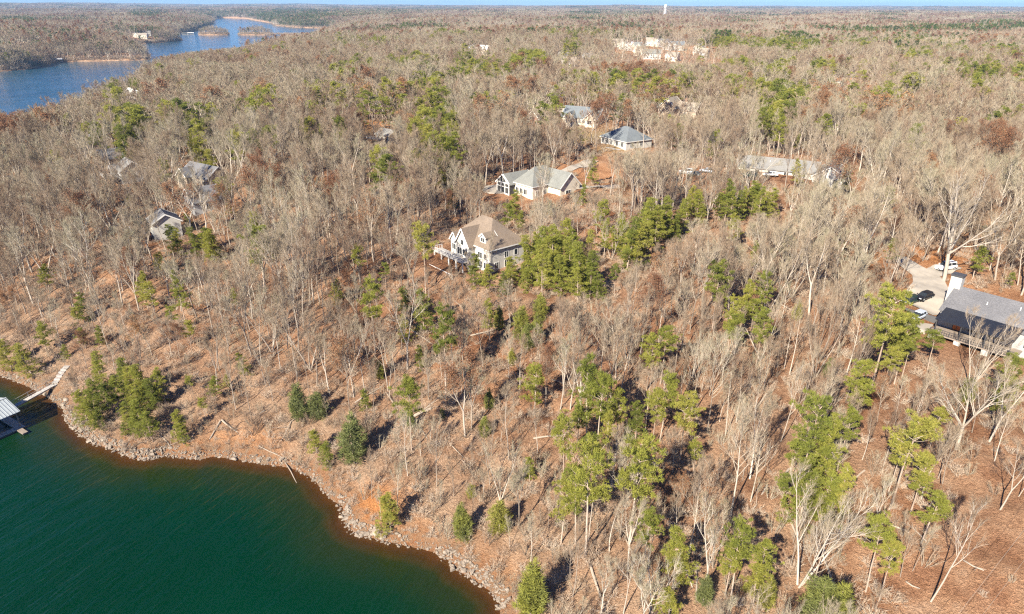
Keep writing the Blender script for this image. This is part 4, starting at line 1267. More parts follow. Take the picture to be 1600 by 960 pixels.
# ------------------------------------------------------------------ water tower on the skyline
x, y = on_plane(1038, 9.6 + 23.5, 24.0)
u_ = Vector((x, y)).normalized(); dist = 3300
wx, wy = u_.x * dist, u_.y * dist
wz = hz(wx, wy)
WT = empty('water_tower', (wx, wy, wz)); tag(WT, 'white water tower standing above the trees on the horizon', 'water tower')
zt = CAM_H + 9 - wz
mb = MB(); mb.tube([(0, 0, zt - 17), (0, 0, zt - 15), (0, 0, zt - 11), (0, 0, zt - 5), (0, 0, zt - 2), (0, 0, zt)], [2.0, 4.5, 6, 6, 4.2, .4], 16, True); mb.build('tank', M['trim'], WT, True)
mb = MB(); mb.tube([(0, 0, -1), (0, 0, 6), (0, 0, zt - 16)], [3.2, 2.0, 2.2], 10); mb.build('column', M['trim'], WT, True)
for i in range(6):
    a = i * math.pi / 3; MB().bar((8 * math.cos(a), 8 * math.sin(a), -1), (5 * math.cos(a), 5 * math.sin(a), zt - 12), .6).build('leg', M['trim'], WT)

# ------------------------------------------------------------------ cars
M['tyre'] = simple('tyre_rubber', (.02, .02, .02), .8, .1)
M['lamp'] = simple('headlight_glass', (.75, .76, .78), .2, .03)
M['taillight'] = simple('red_lamp', (.35, .02, .02), .3, .05)
def car_paint(name, col):
    m = simple(name, col, .25, .03, .5, spec=.5)
    return m
def car(px, py, rz, label, paint, suv=False, group=None):
    x, y, z = at(px, py)
    r_ = empty('parked_car', (x, y, z + .2), R(rz)); tag(r_, label, 'car', group)
    L, W, Ht = (4.85, 1.92, 1.75) if suv else (4.6, 1.82, 1.45)
    hb = .98 if suv else .86
    # lower body: cross-sections along the length, narrowing to bonnet and boot
    xs = [-L / 2, -L / 2 + .12, -L * .36, -L * .1, L * .2, L * .36, L / 2 - .18, L / 2]
    tops = ([hb * .9, hb, hb + .04, hb + .02, hb, hb * .95, hb * .82, hb * .55] if not suv else [hb * .9, hb + .02, hb + .04, hb + .02, hb, hb * .97, hb * .88, hb * .6])
    wid = [.80, .92, 1, 1, 1, .98, .88, .74]
    rows = []
    for xx, tz, wf in zip(xs, tops, wid):
        w2 = W / 2 * wf
        rows.append([(xx, -w2 * .94, .24), (xx, -w2, .5), (xx, -w2 * .97, tz * .86), (xx, -w2 * .86, tz), (xx, w2 * .86, tz), (xx, w2 * .97, tz * .86), (xx, w2, .5), (xx, w2 * .94, .24)])
    v = [p for r2 in rows for p in r2]; fs = []
    for i in range(len(rows) - 1):
        for k in range(8):
            fs.append((i * 8 + k, i * 8 + (k + 1) % 8, (i + 1) * 8 + (k + 1) % 8, (i + 1) * 8 + k))
    fs += [tuple(range(8)), tuple((len(rows) - 1) * 8 + k for k in range(7, -1, -1))]
    body = MB().add(v, fs).build('body', paint, r_, True)
    def loft(x0, x1, x2, x3, zb, zt_, w_b, w_t, name, m, parent):
        v = [(x0, -w_b, zb), (x3, -w_b, zb), (x3, w_b, zb), (x0, w_b, zb), (x1, -w_t, zt_), (x2, -w_t, zt_), (x2, w_t, zt_), (x1, w_t, zt_)]
        return MB().add(v, [(0, 3, 2, 1), (4, 5, 6, 7), (0, 1, 5, 4), (1, 2, 6, 5), (2, 3, 7, 6), (3, 0, 4, 7)]).build(name, m, parent)
    back = -L * .47 if suv else -L * .40
    loft(back, back + .28, L * .06, L * .24, hb - .03, Ht - .09, W / 2 * .87, W / 2 * .72, 'window', M['glass'], r_)
    loft(back + .24, back + .34, L * .035, L * .075, Ht - .12, Ht, W / 2 * .745, W / 2 * .66, 'roof', paint, r_)
    for xp in (back + .3, -L * .12):
        for s in (-1, 1):
            MB().bar((xp, s * W / 2 * .875, hb - .02), (xp + .1, s * W / 2 * .735, Ht - .1), .11, .05).build('pillar', paint, r_)
    for xw in (-L * .30, L * .31):
        for s in (-1, 1):
            mb = MB(); mb.tube([(xw, s * (W / 2 - .22), .34), (xw, s * (W / 2 + .02), .34)], [.34, .34], 14, True)
            wh = mb.build('wheel', M['tyre'], r_)
            mb = MB(); mb.tube([(xw, s * (W / 2 + .0), .34), (xw, s * (W / 2 + .035), .34)], [.2, .19], 10, True); mb.build('rim', M['metal'], wh)
    for s in (-1, 1):
        MB().box(L / 2 - .16, L / 2 - .02, s * W * .31 - .2, s * W * .31 + .2, hb * .62, hb * .78).build('headlight', M['lamp'], r_)
        MB().box(-L / 2 - .02, -L / 2 + .1, s * W * .33 - .14, s * W * .33 + .14, hb * .7, hb * .9).build('taillight', M['taillight'], r_)
        MB().box(L * .17, L * .22, s * (W / 2 + .09) - .09, s * (W / 2 + .09) + .09, hb, hb + .15).build('mirror', paint, r_)
    return r_
CARW = car_paint('white_car_paint', (.78, .78, .77)); CARB = car_paint('black_car_paint', (.012, .012, .014)); CARG = car_paint('dark_green_car_paint', (.012, .03, .028)); CARS = car_paint('silver_blue_car_paint', (.42, .47, .55)); CARD = car_paint('dark_grey_car_paint', (.06, .065, .07))
car(1477, 422, 197, 'white sport utility car parked on the pale spur by the big bare tree', CARW, True)
car(1443, 468, 208, 'black car parked at the edge of the curved driveway', CARB)
car(1422, 474, 205, 'dark green car parked next to the black car by the pine', CARG)
car(1433, 499, 215, 'silver blue car in the shade below the garden wall', CARS)
car(1072, 272, 160, 'white car parked in the trees west of the long house', CARW, True)
car(1084, 275, 165, 'dark grey car beside the white one west of the long house', CARD)
car(1104, 270, 150, 'silver car half behind trunks west of the long house', CARS)
car(1172, 277, 170, 'dark green car before the western end of the long house', CARG, True)
car(1203, 276, 170, 'white car before the middle of the long house', CARW)
car(1309, 131, 120, 'small white car on the dirt road through the woods', CARW, True)

# ------------------------------------------------------------------ rocks and logs on the near shore
M['rock'] = simple('shore_rock', (.27, .22, .172), .95, .4, 1.6, bump=.5)
M['driftwood'] = bark('driftwood', [(0, (.28, .23, .18)), (1, (.40, .34, .28))])
def rock_mesh(seed):
    rng = np.random.default_rng(seed)
    import bmesh
    bm = bmesh.new(); bmesh.ops.create_icosphere(bm, subdivisions=2, radius=.5)
    k = rng.normal(size=(5, 3))
    sc = np.array([1, rng.uniform(.65, .95), rng.uniform(.5, .75)])
    cuts = [(unit(rng.normal(size=3)), rng.uniform(.20, .40)) for _ in range(14)]
    for v in bm.verts:
        p = np.array(v.co)
        for nrm, dd in cuts:
            q = p.dot(nrm)
            if q > dd: p = p - nrm * (q - dd)
        p = p * (1 + .05 * math.sin(k[0].dot(p) * 6 + seed)) * sc * 1.2
        v.co = p
    me = bpy.data.meshes.new('rock'); bm.to_mesh(me); bm.free(); me.polygons.foreach_set('use_smooth', np.zeros(len(me.polygons), bool)); me.materials.append(M['rock']); return me
ROCKS = [rock_mesh(i) for i in range(8)]
shore = np.array([on_plane(*p) for p in near_px])
seg = np.linalg.norm(np.diff(shore, axis=0), axis=1); cum = np.concatenate([[0], np.cumsum(seg)])
px_cum = np.array([p[0] for p in near_px], float)
rr_ = np.random.default_rng(21)
rocks = []
for i in range(6500):
    s = rr_.uniform(0, cum[-1]); k = min(np.searchsorted(cum, s) - 1, len(seg) - 1); k = max(k, 0)
    t = (s - cum[k]) / seg[k]
    p = shore[k] * (1 - t) + shore[k + 1] * t; nrm = np.array([-(shore[k + 1] - shore[k])[1], (shore[k + 1] - shore[k])[0]]) / seg[k]
    px = px_cum[k] * (1 - t) + px_cum[k + 1] * t
    dens = 1.0 if (95 < px < 275 or 530 < px < 610 or 690 < px < 800) else (.75 if px < 470 else .45)
    if rr_.random() > dens: continue
    o = rr_.uniform(-.7, 1.15) * (1 if dens == 1 else .65)
    q = p + nrm * o
    if lake_dist(np.array([q[0]]), np.array([q[1]]))[0] < -1.3: continue
    size = rr_.lognormal(math.log(.24 if dens == 1 else .18), .62)
    size = min(size, 1.25)
    rocks.append((size, q[0], q[1], px))
rocks.sort(reverse=True)
STRETCH = [(70, 'west of the gangway'), (130, 'just east of the gangway'), (200, 'below the dense young pines'), (275, 'on the low point below the young pines'), (340, 'below the red clay bank'), (460, 'between the red clay bank and the sunken log'),
           (535, 'between the sunken log and the orange clay scar'), (612, 'below the orange clay scar'), (700, 'on the ledge past the orange clay scar'), (2000, 'by the lowest bend of the shore')]
hx = height(np.array([r[1] for r in rocks]), np.array([r[2] for r in rocks]))
small = []
for i, (s, x, y, px) in enumerate(rocks):
    rot = (rr_.uniform(-.4, .4), rr_.uniform(-.4, .4), rr_.uniform(0, 6.28))
    zz = max(hx[i], -.35) + s * .16
    if i < 150:
        where = next(w for lim, w in STRETCH if px <= lim)
        o = link('shore_rock', ROCKS[i % 8], None, (x, y, zz), rot, (s, s, s * rr_.uniform(.8, 1.1)))
        tag(o, 'grey brown boulder at the water line ' + where, 'rock', 'boulders ' + where)
    else:
        small.append((x, y, zz, s, rot, i % 8))
# ================================================================== masses drawn by geometry nodes
def scatter_object(name, pts, rots, scls, idx, coll, label):
    me = bpy.data.meshes.new(name)
    n = len(pts)
    me.vertices.add(n); me.vertices.foreach_set('co', np.ascontiguousarray(pts, np.float32).ravel())
    for nm, arr, ty in (('rot', rots, 'FLOAT_VECTOR'), ('scl', scls, 'FLOAT_VECTOR')):
        a = me.attributes.new(nm, ty, 'POINT'); a.data.foreach_set('vector', np.ascontiguousarray(arr, np.float32).ravel())
    a = me.attributes.new('pick', 'INT', 'POINT'); a.data.foreach_set('value', np.ascontiguousarray(idx, np.int32))
    o = bpy.data.objects.new(name, me); COL.objects.link(o)
    ng = bpy.data.node_groups.new(name, 'GeometryNodeTree')
    ng.interface.new_socket('Geometry', in_out='INPUT', socket_type='NodeSocketGeometry')
    ng.interface.new_socket('Geometry', in_out='OUTPUT', socket_type='NodeSocketGeometry')
    gi = ng.nodes.new('NodeGroupInput'); go = ng.nodes.new('NodeGroupOutput')
    ip = ng.nodes.new('GeometryNodeInstanceOnPoints'); ci = ng.nodes.new('GeometryNodeCollectionInfo')
    ci.inputs['Collection'].default_value = coll; ci.inputs['Separate Children'].default_value = True; ci.inputs['Reset Children'].default_value = True
    def na(nm, dt):
        q = ng.nodes.new('GeometryNodeInputNamedAttribute'); q.data_type = dt; q.inputs['Name'].default_value = nm
        return q.outputs['Attribute']
    e2r = ng.nodes.new('FunctionNodeEulerToRotation')
    ng.links.new(na('rot', 'FLOAT_VECTOR'), e2r.inputs[0])
    ng.links.new(gi.outputs[0], ip.inputs['Points']); ng.links.new(ci.outputs[0], ip.inputs['Instance'])
    ip.inputs['Pick Instance'].default_value = True
    ng.links.new(na('pick', 'INT'), ip.inputs['Instance Index'])
    ng.links.new(e2r.outputs[0], ip.inputs['Rotation']); ng.links.new(na('scl', 'FLOAT_VECTOR'), ip.inputs['Scale'])
    ng.links.new(ip.outputs[0], go.inputs[0])
    md = o.modifiers.new('scatter', 'NODES'); md.node_group = ng
    tag(o, label, kind='stuff')
    return o

rc = far_set('rubble_piece', ROCKS)
sm = np.array([[a[0], a[1], a[2]] for a in small]); ss = np.array([[a[3]] * 3 for a in small])
scatter_object('rubble', sm, np.array([a[4] for a in small]), ss, np.array([a[5] for a in small]), rc, 'small grey brown stones and rubble along the water line')

# ================================================================== where the trees stand
PINE_PATCH = [(30, 30, 35, 4, .8), (110, 29, 50, 4, .6), (230, 20, 28, 6, .9), (330, 20, 40, 4, .5), (460, 22, 60, 9, .8), (480, 35, 45, 8, .6), (600, 18, 60, 5, .5), (690, 14, 60, 3, .5), (828, 83, 30, 10, .9),
    (890, 62, 12, 6, .8), (950, 22, 70, 5, .6), (1122, 58, 32, 11, .9), (1180, 64, 26, 9, .7), (1240, 62, 42, 11, .9), (1370, 45, 50, 5, .8), (1480, 43, 65, 5, .8), (1560, 40, 50, 10, .85), (1430, 75, 30, 10, .7),
    (1490, 70, 20, 8, .7), (1545, 105, 25, 20, .6), (1590, 105, 20, 12, .7), (1215, 100, 22, 10, .7), (1212, 145, 32, 26, .85), (1300, 97, 32, 10, .7), (985, 113, 130, 8, .55), (1165, 125, 30, 15, .6), (680, 178, 38, 32, .9),
    (668, 120, 30, 16, .75), (612, 148, 15, 20, .75), (490, 125, 22, 10, .75), (530, 142, 15, 8, .6), (545, 100, 25, 8, .7), (410, 140, 18, 12, .95), (487, 160, 10, 10, .9), (478, 178, 8, 8, .9), (525, 178, 10, 8, .9), (760, 100, 60, 15, .45),
    (738, 86, 32, 12, .8), (200, 172, 25, 18, .85), (270, 160, 25, 15, .55), (142, 195, 15, 12, .7), (300, 185, 15, 12, .7), (360, 182, 20, 10, .6), (180, 130, 10, 8, .9), (213, 128, 15, 10, .9), (302, 208, 12, 10, .6), (326, 245, 14, 16, .9),
    (770, 145, 30, 8, .4), (1350, 115, 15, 15, .5), (190, 84, 12, 8, .4), (230, 60, 18, 8, .8), (80, 92, 25, 8, .6), (1500, 95, 30, 12, .5), (1420, 110, 25, 10, .5), (1330, 60, 60, 6, .5), (1450, 58, 60, 5, .6), (1560, 75, 45, 8, .5), (1150, 90, 40, 8, .4), (900, 45, 60, 5, .5), (700, 45, 60, 5, .4), (560, 58, 50, 6, .35), (1250, 130, 30, 12, .5), (1380, 140, 30, 10, .3), (640, 85, 40, 8, .4), (120, 45, 60, 5, .4), (860, 150, 25, 10, .5), (600, 230, 25, 12, .3), (420, 200, 25, 12, .35), (1560, 170, 30, 12, .3)]
RUST_PATCH = [(1043, 128, 24, 16, .8), (990, 100, 30, 8, .7), (945, 104, 22, 8, .6), (820, 122, 22, 10, .5), (563, 120, 22, 18, .75), (5, 190, 22, 12, .7), (1000, 130, 40, 12, .4), (1375, 157, 24, 16, .45), (1540, 58, 50, 8, .35), (1330, 222, 30, 15, .5),
    (960, 160, 30, 14, .5), (500, 285, 28, 16, .6), (455, 250, 30, 20, .35), (300, 290, 60, 20, .25), (250, 290, 30, 15, .3), (180, 520, 40, 30, .4), (650, 300, 50, 25, .35), (545, 345, 40, 20, .4), (1560, 200, 40, 20, .3), (880, 145, 30, 12, .5), (1300, 150, 30, 12, .3), (1040, 420, 40, 25, .35), (1450, 770, 30, 25, .5), (1380, 520, 30, 30, .4), (980, 300, 20, 14, .4)]
# what the photograph lets one see past the trees: x0, y0, x1, y1, how many trees may stand before it
OPEN_VIEW = [(690, 335, 800, 425, .3), (675, 372, 720, 418, .15), (768, 252, 890, 314, .2), (760, 285, 795, 312, .1), (862, 248, 965, 300, .25), (946, 196, 1014, 240, .12), (884, 162, 946, 197, .2), (1022, 148, 1085, 180, .3),
    (802, 165, 850, 195, .35), (1400, 395, 1475, 500, .05), (1440, 430, 1600, 555, .08), (1215, 243, 1300, 290, .7), (1160, 262, 1210, 284, .5), (1060, 262, 1115, 282, .4), (110, 204, 182, 242, .85), (148, 238, 186, 270, .75), (170, 262, 218, 288, .75), (275, 258, 340, 292, .95),
    (226, 345, 250, 374, .8), (285, 300, 330, 330, .85), (188, 130, 222, 158, .2), (955, 60, 1125, 99, .09), (870, 84, 928, 106, .2), (725, 70, 768, 90, .15), (574, 184, 612, 222, .1), (1304, 100, 1362, 140, .15), (915, 200, 950, 235, .35), (590, 30, 630, 42, .2), (1255, 96, 1266, 106, .2),
    (205, 46, 240, 62, .25)]
OPEN_DEPTH = []
for (x0, y0, x1, y1, kp) in OPEN_VIEW:
    X, Y, Z = at((x0 + x1) / 2, 71 if x0 == 955 else y1 - 2); OPEN_DEPTH.append(math.hypot(X, Y) + (8 if y1 > 200 else 25))
KEEP_OFF = []      # footprints: x, y, radius
for h in HOUSES.values(): pass
for o in list(COL.objects):
    if o.parent is None and o.get('category') in ('house',):
        bb = [Vector(c_) for ch in o.children if ch.name.startswith(('wall', 'terrace', 'porch')) for c_ in ch.bound_box]
        cx = sum(b.x for b in bb) / len(bb); cy = sum(b.y for b in bb) / len(bb); rad = max(math.hypot(b.x - cx, b.y - cy) for b in bb)
        w = Matrix.Translation(o.location) @ Matrix.Rotation(o.rotation_euler.z, 4, 'Z') @ Vector((cx, cy, 0))
        KEEP_OFF.append((w.x, w.y, rad * .92 + 1.5))
    elif o.parent is None and o.get('category') == 'car':
        KEEP_OFF.append((o.location.x, o.location.y, 4.0))
for p in ((1404, 400), (1424, 418), (1446, 432), (1456, 448), (1452, 465), (1432, 482), (1470, 424), (1490, 417), (868, 271), (890, 266), (912, 258), (932, 252), (885, 297), (915, 293), (945, 293), (778, 297), (592, 197), (592, 205), (1110, 73), (1095, 72), (1125, 75), (1075, 71), (1326, 128), (1336, 112)):
    X, Y, Z = at(*p); KEEP_OFF.append((X, Y, 4.5 if p[1] > 150 else 14))
KO = np.array(KEEP_OFF)

def inpoly(px, py, P):
    ins = np.zeros(px.shape, bool); n = len(P)
    for i in range(n):
        ax, ay = P[i]; bx, by = P[(i + 1) % n]
        c_ = (ay > py) != (by > py)
        ins ^= c_ & (px < (bx - ax) * (py - ay) / ((by - ay) or 1e-9) + ax)
    return ins
CLEARINGS = [[(1500, 760), (1610, 690), (1700, 1100), (1370, 1100), (1390, 960), (1445, 900)], [(1180, 720), (1195, 640), (1236, 600), (1240, 720), (1215, 760)], [(930, 245), (1010, 245), (1010, 275), (890, 290)]]

def ellm(lst, px, py):
    s = np.zeros(px.shape)
    for cx, cy, a, b, w in lst:
        s = np.maximum(s, w * (((px - cx) / a) ** 2 + ((py - cy) / b) ** 2 < 1))
    return s

tops_line_x = np.array([p[0] for p in tops_px] + [530], float); tops_line_y = np.array([p[1] for p in tops_px] + [0], float)

def candidates(y0, y1, sp, rng, half=.80, marg=25, dmin=1.8, dmax=1e9):
    gx_ = np.arange(-half * y1 - marg, half * y1 + marg, sp); gy_ = np.arange(y0, y1, sp)
    X, Y = np.meshgrid(gx_, gy_); X = X.ravel(); Y = Y.ravel()
    X = X + rng.uniform(-.48, .48, X.shape) * sp; Y = Y + rng.uniform(-.48, .48, Y.shape) * sp
    k = np.abs(X) < half * Y + marg
    X, Y = X[k], Y[k]
    d = lake_dist(X, Y); k = (d > dmin) & (d < dmax)
    X, Y, d = X[k], Y[k], d[k]
    return X, Y, height(X, Y, d), d

def cull(X, Y, Z, d, Ht, rng, crown=.16, extra=()):
    """drop trees that would stand in houses, on drives, or where the photograph sees past them"""
    keep = np.ones(X.shape, bool)
    for cx, cy, r_ in KO:
        keep &= (X - cx) ** 2 + (Y - cy) ** 2 > r_ * r_
    bx, by, bd = project(np.stack([X, Y, Z], -1)); tx, ty, td = project(np.stack([X, Y, Z + Ht], -1))
    for P in CLEARINGS: keep &= ~inpoly(bx, by, P)
    hw_ = FPX * Ht * crown / np.maximum(bd, 1)
    dist = np.hypot(X, Y); short = np.ones(X.shape)
    for (x0, y0, x1, y1, kp), dep in list(zip(OPEN_VIEW, OPEN_DEPTH)) + [((e[0], e[1], e[2], e[3], e[4]), e[5]) for e in extra]:
        hit = (dist < dep) & (np.maximum(bx, tx) + hw_ > x0) & (np.minimum(bx, tx) - hw_ < x1) & (ty < y1) & (by > y0)
        hit &= rng.random(X.shape) > kp
        # shorter trees may stay where their tops end below the opening
        rq = (by - y1 - rng.uniform(0, 4, X.shape)) / np.maximum(by - ty, 1e-3)
        short = np.where(hit, np.minimum(short, rq), short)
    # the near woods end below the open lake behind them
    lim = np.interp(tx, tops_line_x, tops_line_y)
    onpoint = (tx < 516) & (dist < np.interp(tx, [-200, 0, 130, 240, 420, 516], [420, 440, 560, 900, 1500, 2100])) & (Y < 2200)
    over = onpoint & (ty < lim - 3)
    ratio = np.where(over, (by - (lim + rng.uniform(0, 10, X.shape))) / np.maximum(by - ty, 1e-3), 1.0)
    ratio = np.minimum(ratio, short)
    keep &= ratio > .42
    return keep, np.clip(ratio, .42, 1.0), tx, ty, bx, by, bd

rng = np.random.default_rng(5)
TREES = []      # kind, x, y, z, height, rot, shape index, tilt, apparent size, in frame

# ---- trees placed one by one from the photograph: top x, top y, foot row, shape
PINES = [(692, 487, 615, 0), (654, 541, 577, 6), (636, 597, 706, 1), (577, 441, 552, 0), (765, 467, 532, 2), (559, 384, 446, 4), (660, 356, 466, 3), (582, 271, 328, 4), (525, 436, 474, 6), (600, 412, 450, 4), (427, 398, 412, 6),
    (1018, 526, 610, 0), (1041, 513, 600, 1), (925, 553, 700, 2), (940, 590, 715, 1), (1042, 586, 690, 4), (970, 612, 700, 0), (998, 627, 690, 6), (1028, 614, 702, 1), (1075, 620, 722, 0), (998, 690, 852, 0), (925, 704, 867, 0), (905, 735, 850, 4), (835, 568, 648, 7),
    (1013, 802, 905, 1), (1063, 830, 935, 2), (1050, 922, 985, 7), (1162, 822, 930, 0), (1200, 850, 935, 1), (828, 715, 752, 6), (605, 769, 830, 6), (1345, 565, 662, 3), (1398, 459, 615, 0), (1425, 495, 600, 1), (1466, 519, 580, 3), (1412, 520, 600, 2), (1278, 628, 772, 0), (1300, 650, 770, 2), (1330, 643, 735, 1),
    (1432, 650, 795, 3), (1450, 712, 800, 1), (1230, 738, 790, 4), (1275, 732, 790, 4), (1385, 811, 925, 3), (1400, 850, 940, 1), (1462, 775, 850, 4), (1590, 555, 640, 7), (1580, 590, 660, 2), (1248, 250, 300, 2), (1325, 260, 308, 2), (1392, 292, 330, 7), (1318, 372, 396, 6), (1400, 374, 418, 7),
    (1535, 385, 436, 7), (1585, 426, 452, 7), (1127, 412, 515, 0), (1170, 440, 520, 2), (1197, 428, 510, 0), (1182, 470, 530, 1), (840, 356, 445, 5), (862, 350, 440, 5), (915, 378, 465, 5), (935, 425, 470, 6), (898, 372, 450, 5), (880, 400, 465, 5), (905, 420, 475, 7), (850, 385, 470, 7), (925, 395, 470, 5),
    (945, 312, 372, 7), (985, 340, 425, 5), (1000, 350, 425, 7), (1015, 312, 395, 5), (1040, 305, 375, 5), (1030, 325, 390, 7), (1075, 308, 350, 7), (1095, 318, 352, 5), (1140, 282, 350, 2), (1182, 291, 335, 7), (1195, 300, 340, 5), (1150, 335, 388, 7), (910, 288, 322, 5), (803, 298, 348, 6), (815, 330, 360, 6), (800, 402, 448, 6),
    (785, 425, 462, 6), (740, 398, 448, 6), (760, 415, 460, 7), (218, 425, 485, 2), (230, 440, 490, 7), (273, 424, 505, 2), (262, 352, 402, 7), (300, 354, 402, 5), (312, 365, 402, 7), (331, 358, 402, 5), (246, 394, 432, 7), (291, 334, 358, 6), (202, 303, 330, 7), (356, 309, 338, 6), (353, 274, 302, 6), (66, 414, 455, 7), (120, 459, 505, 6),
    (330, 233, 280, 5), (116, 480, 512, 4), (268, 478, 520, 4), (290, 503, 548, 4), (60, 504, 552, 7), (35, 537, 590, 5), (5, 533, 580, 5), (96, 538, 562, 5), (125, 512, 545, 7), (330, 590, 625, 7), (375, 552, 588, 6), (352, 585, 605, 6), (315, 622, 652, 4), (296, 587, 616, 4), (150, 510, 540, 6),
    (145, 553, 610, 5), (132, 592, 655, 5), (122, 610, 660, 6), (180, 563, 625, 5), (172, 590, 640, 7), (215, 567, 625, 5), (200, 575, 628, 7), (247, 574, 632, 2), (238, 590, 640, 5), (148, 638, 672, 6), (215, 628, 682, 5), (228, 645, 690, 7), (275, 640, 685, 6), (205, 645, 680, 6), (160, 600, 650, 7), (190, 662, 682, 6), (140, 622, 668, 5), (280, 665, 695, 6),
    (490, 672, 708, 6), (508, 690, 728, 6), (570, 608, 642, 6), (1470, 640, 700, 1), (1440, 740, 800, 1), (1290, 690, 770, 7), (1395, 545, 610, 1), (1245, 690, 760, 1), (1410, 690, 770, 3), (1145, 860, 930, 0), (1190, 880, 945, 2), (1090, 690, 740, 4), (955, 640, 720, 2), (905, 640, 700, 1), (880, 760, 850, 4), (1350, 600, 670, 0)]
CEDARS = [(545, 650, 722, 2), (493, 613, 655, 3), (462, 598, 655, 1), (757, 652, 682, 3), (763, 608, 640, 2), (722, 788, 842, 2), (780, 783, 832, 3), (832, 865, 962, 1), (735, 757, 778, 3), (592, 563, 592, 3), (1290, 903, 975, 3), (1320, 915, 985, 3), (815, 478, 530, 3), (840, 490, 535, 2), (825, 505, 545, 3), (780, 480, 515, 2), (845, 460, 500, 3),
    (1250, 470, 500, 2), (800, 545, 570, 3), (640, 640, 668, 2), (1205, 905, 950, 2), (1105, 900, 945, 2), (1300, 560, 590, 3), (690, 640, 655, 3), (1520, 590, 630, 3)]
RUSTS = [(1043, 118, 158, 0), (1030, 122, 158, 2), (578, 312, 402, 0), (1484, 190, 250, 1), (990, 118, 150, 2), (500, 278, 320, 1), (1040, 400, 470, 1), (1470, 765, 810, 2), (120, 520, 575, 0), (205, 500, 560, 1), (840, 520, 560, 1), (1395, 520, 575, 2), (970, 285, 335, 2), (1240, 330, 380, 0), (270, 510, 560, 2), (10, 450, 510, 1), (700, 300, 345, 2), (1070, 740, 800, 0)]
PALES = [(1518, 283, 438, 0, 0, 0), (628, 448, 577, 1, 0, 0), (562, 520, 614, 3, 0, 0), (404, 530, 604, 4, -.1, 0), (1290, 735, 915, 2, .12, 0), (1513, 765, 940, 4, .10, 0), (1602, 690, 796, 1, .12, 0), (1620, 700, 776, 4, .1, 0), (1535, 575, 702, 0, .05, 0), (1555, 480, 605, 2, .1, 0), (1378, 740, 850, 4, .1, 0),
    (880, 520, 640, 4, 0, 0), (895, 550, 640, 1, 0, 0), (965, 470, 555, 1, 0, 0), (985, 480, 560, 2, 0, 0), (1110, 290, 355, 1, 0, 0), (960, 330, 405, 2, 0, 0), (1090, 520, 590, 2, 0, 0), (1140, 520, 600, 1, 0, 0), (460, 330, 450, 1, -.06, 0), (440, 345, 475, 2, -.04, 0), (120, 340, 470, 1, -.1, 0), (830, 195, 262, 1, 0, 0),
    (1298, 165, 238, 0, 0, 0), (1560, 250, 340, 1, 0, 0), (1590, 560, 690, 1, .1, 0), (1300, 560, 690, 4, .08, 0), (1245, 560, 690, 4, .06, 0), (740, 385, 445, 2, 0, 0), (765, 365, 432, 4, 0, 0), (960, 660, 780, 4, 0, 0), (985, 840, 960, 4, 0, 0), (1115, 800, 935, 1, 0, 0), (1030, 850, 955, 2, .05, 0)]
def hand(kind, lst, base_h, lo, hi):
    for it in lst:
        xt, yt, yb, sh = it[:4]
        x, y, z, h = stand(xt, yt, yb)
        h = min(max(h, lo), hi)
        TREES.append(dict(kind=kind, x=x, y=y, z=z, h=h, rz=random.uniform(0, 6.28), sh=sh, tilt=(it[4] if len(it) > 4 else random.gauss(0, .02)), hand=True, d=0, depth=math.hypot(x, y), wide=1.0))
# the belt of young pines running from the white house towards the long house, and slender ones lower down
for (cx, cy, a, b, k, h0, h1) in ((880, 430, 60, 28, 12, 7, 11), (975, 405, 40, 22, 8, 7, 11), (1040, 368, 35, 16, 7, 7, 10), (1095, 345, 30, 12, 5, 6, 9), (1170, 345, 35, 22, 7, 7, 10), (815, 450, 30, 20, 4, 4, 7), (1180, 560, 60, 30, 3, 8, 12),
                                  (190, 640, 60, 30, 9, 3, 6), (1400, 590, 30, 20, 3, 8, 12), (1250, 800, 60, 40, 3, 7, 11), (620, 520, 60, 30, 3, 6, 10), (300, 410, 50, 25, 4, 6, 9), (900, 760, 40, 30, 2, 8, 12)):
    for i in range(k):
        an, rd = random.uniform(0, 6.28), math.sqrt(random.random())
        x, y, z = at(cx + a * rd * math.cos(an), cy + b * rd * math.sin(an))
        if z < .5: continue
        h = random.uniform(h0, h1)
        TREES.append(dict(kind='pine_tree', x=x, y=y, z=z, h=h, rz=random.uniform(0, 6.28), sh=random.choice([5, 6, 7, 2] if h0 < 8 else [0, 1, 4, 2]), tilt=random.gauss(0, .02), hand=True, d=0, depth=math.hypot(x, y), wide=1.0))
hand('pine_tree', PINES, 15, 2.5, 21)
hand('cedar_tree', CEDARS, 6, 2.0, 9)
hand('rust_tree', RUSTS, 16, 5, 18)
hand('pale_tree', PALES, 16, 7, 22)
for t in TREES:
    if t['kind'] == 'pine_tree':
        small_ = t['sh'] in (5, 6, 7)
        t['wide'] = random.uniform(.72, .98) if not small_ else random.uniform(.9, 1.15)
        if t['h'] < 8: t['wide'] *= 1.25
        if t['sh'] == 3: t['wide'] *= 1.05
    if t['kind'] == 'pale_tree': t['wide'] = random.uniform(.72, .95)
    if t['kind'] == 'cedar_tree': t['wide'] = random.uniform(.95, 1.25)
HX = np.array([t['x'] for t in TREES]); HY = np.array([t['y'] for t in TREES])

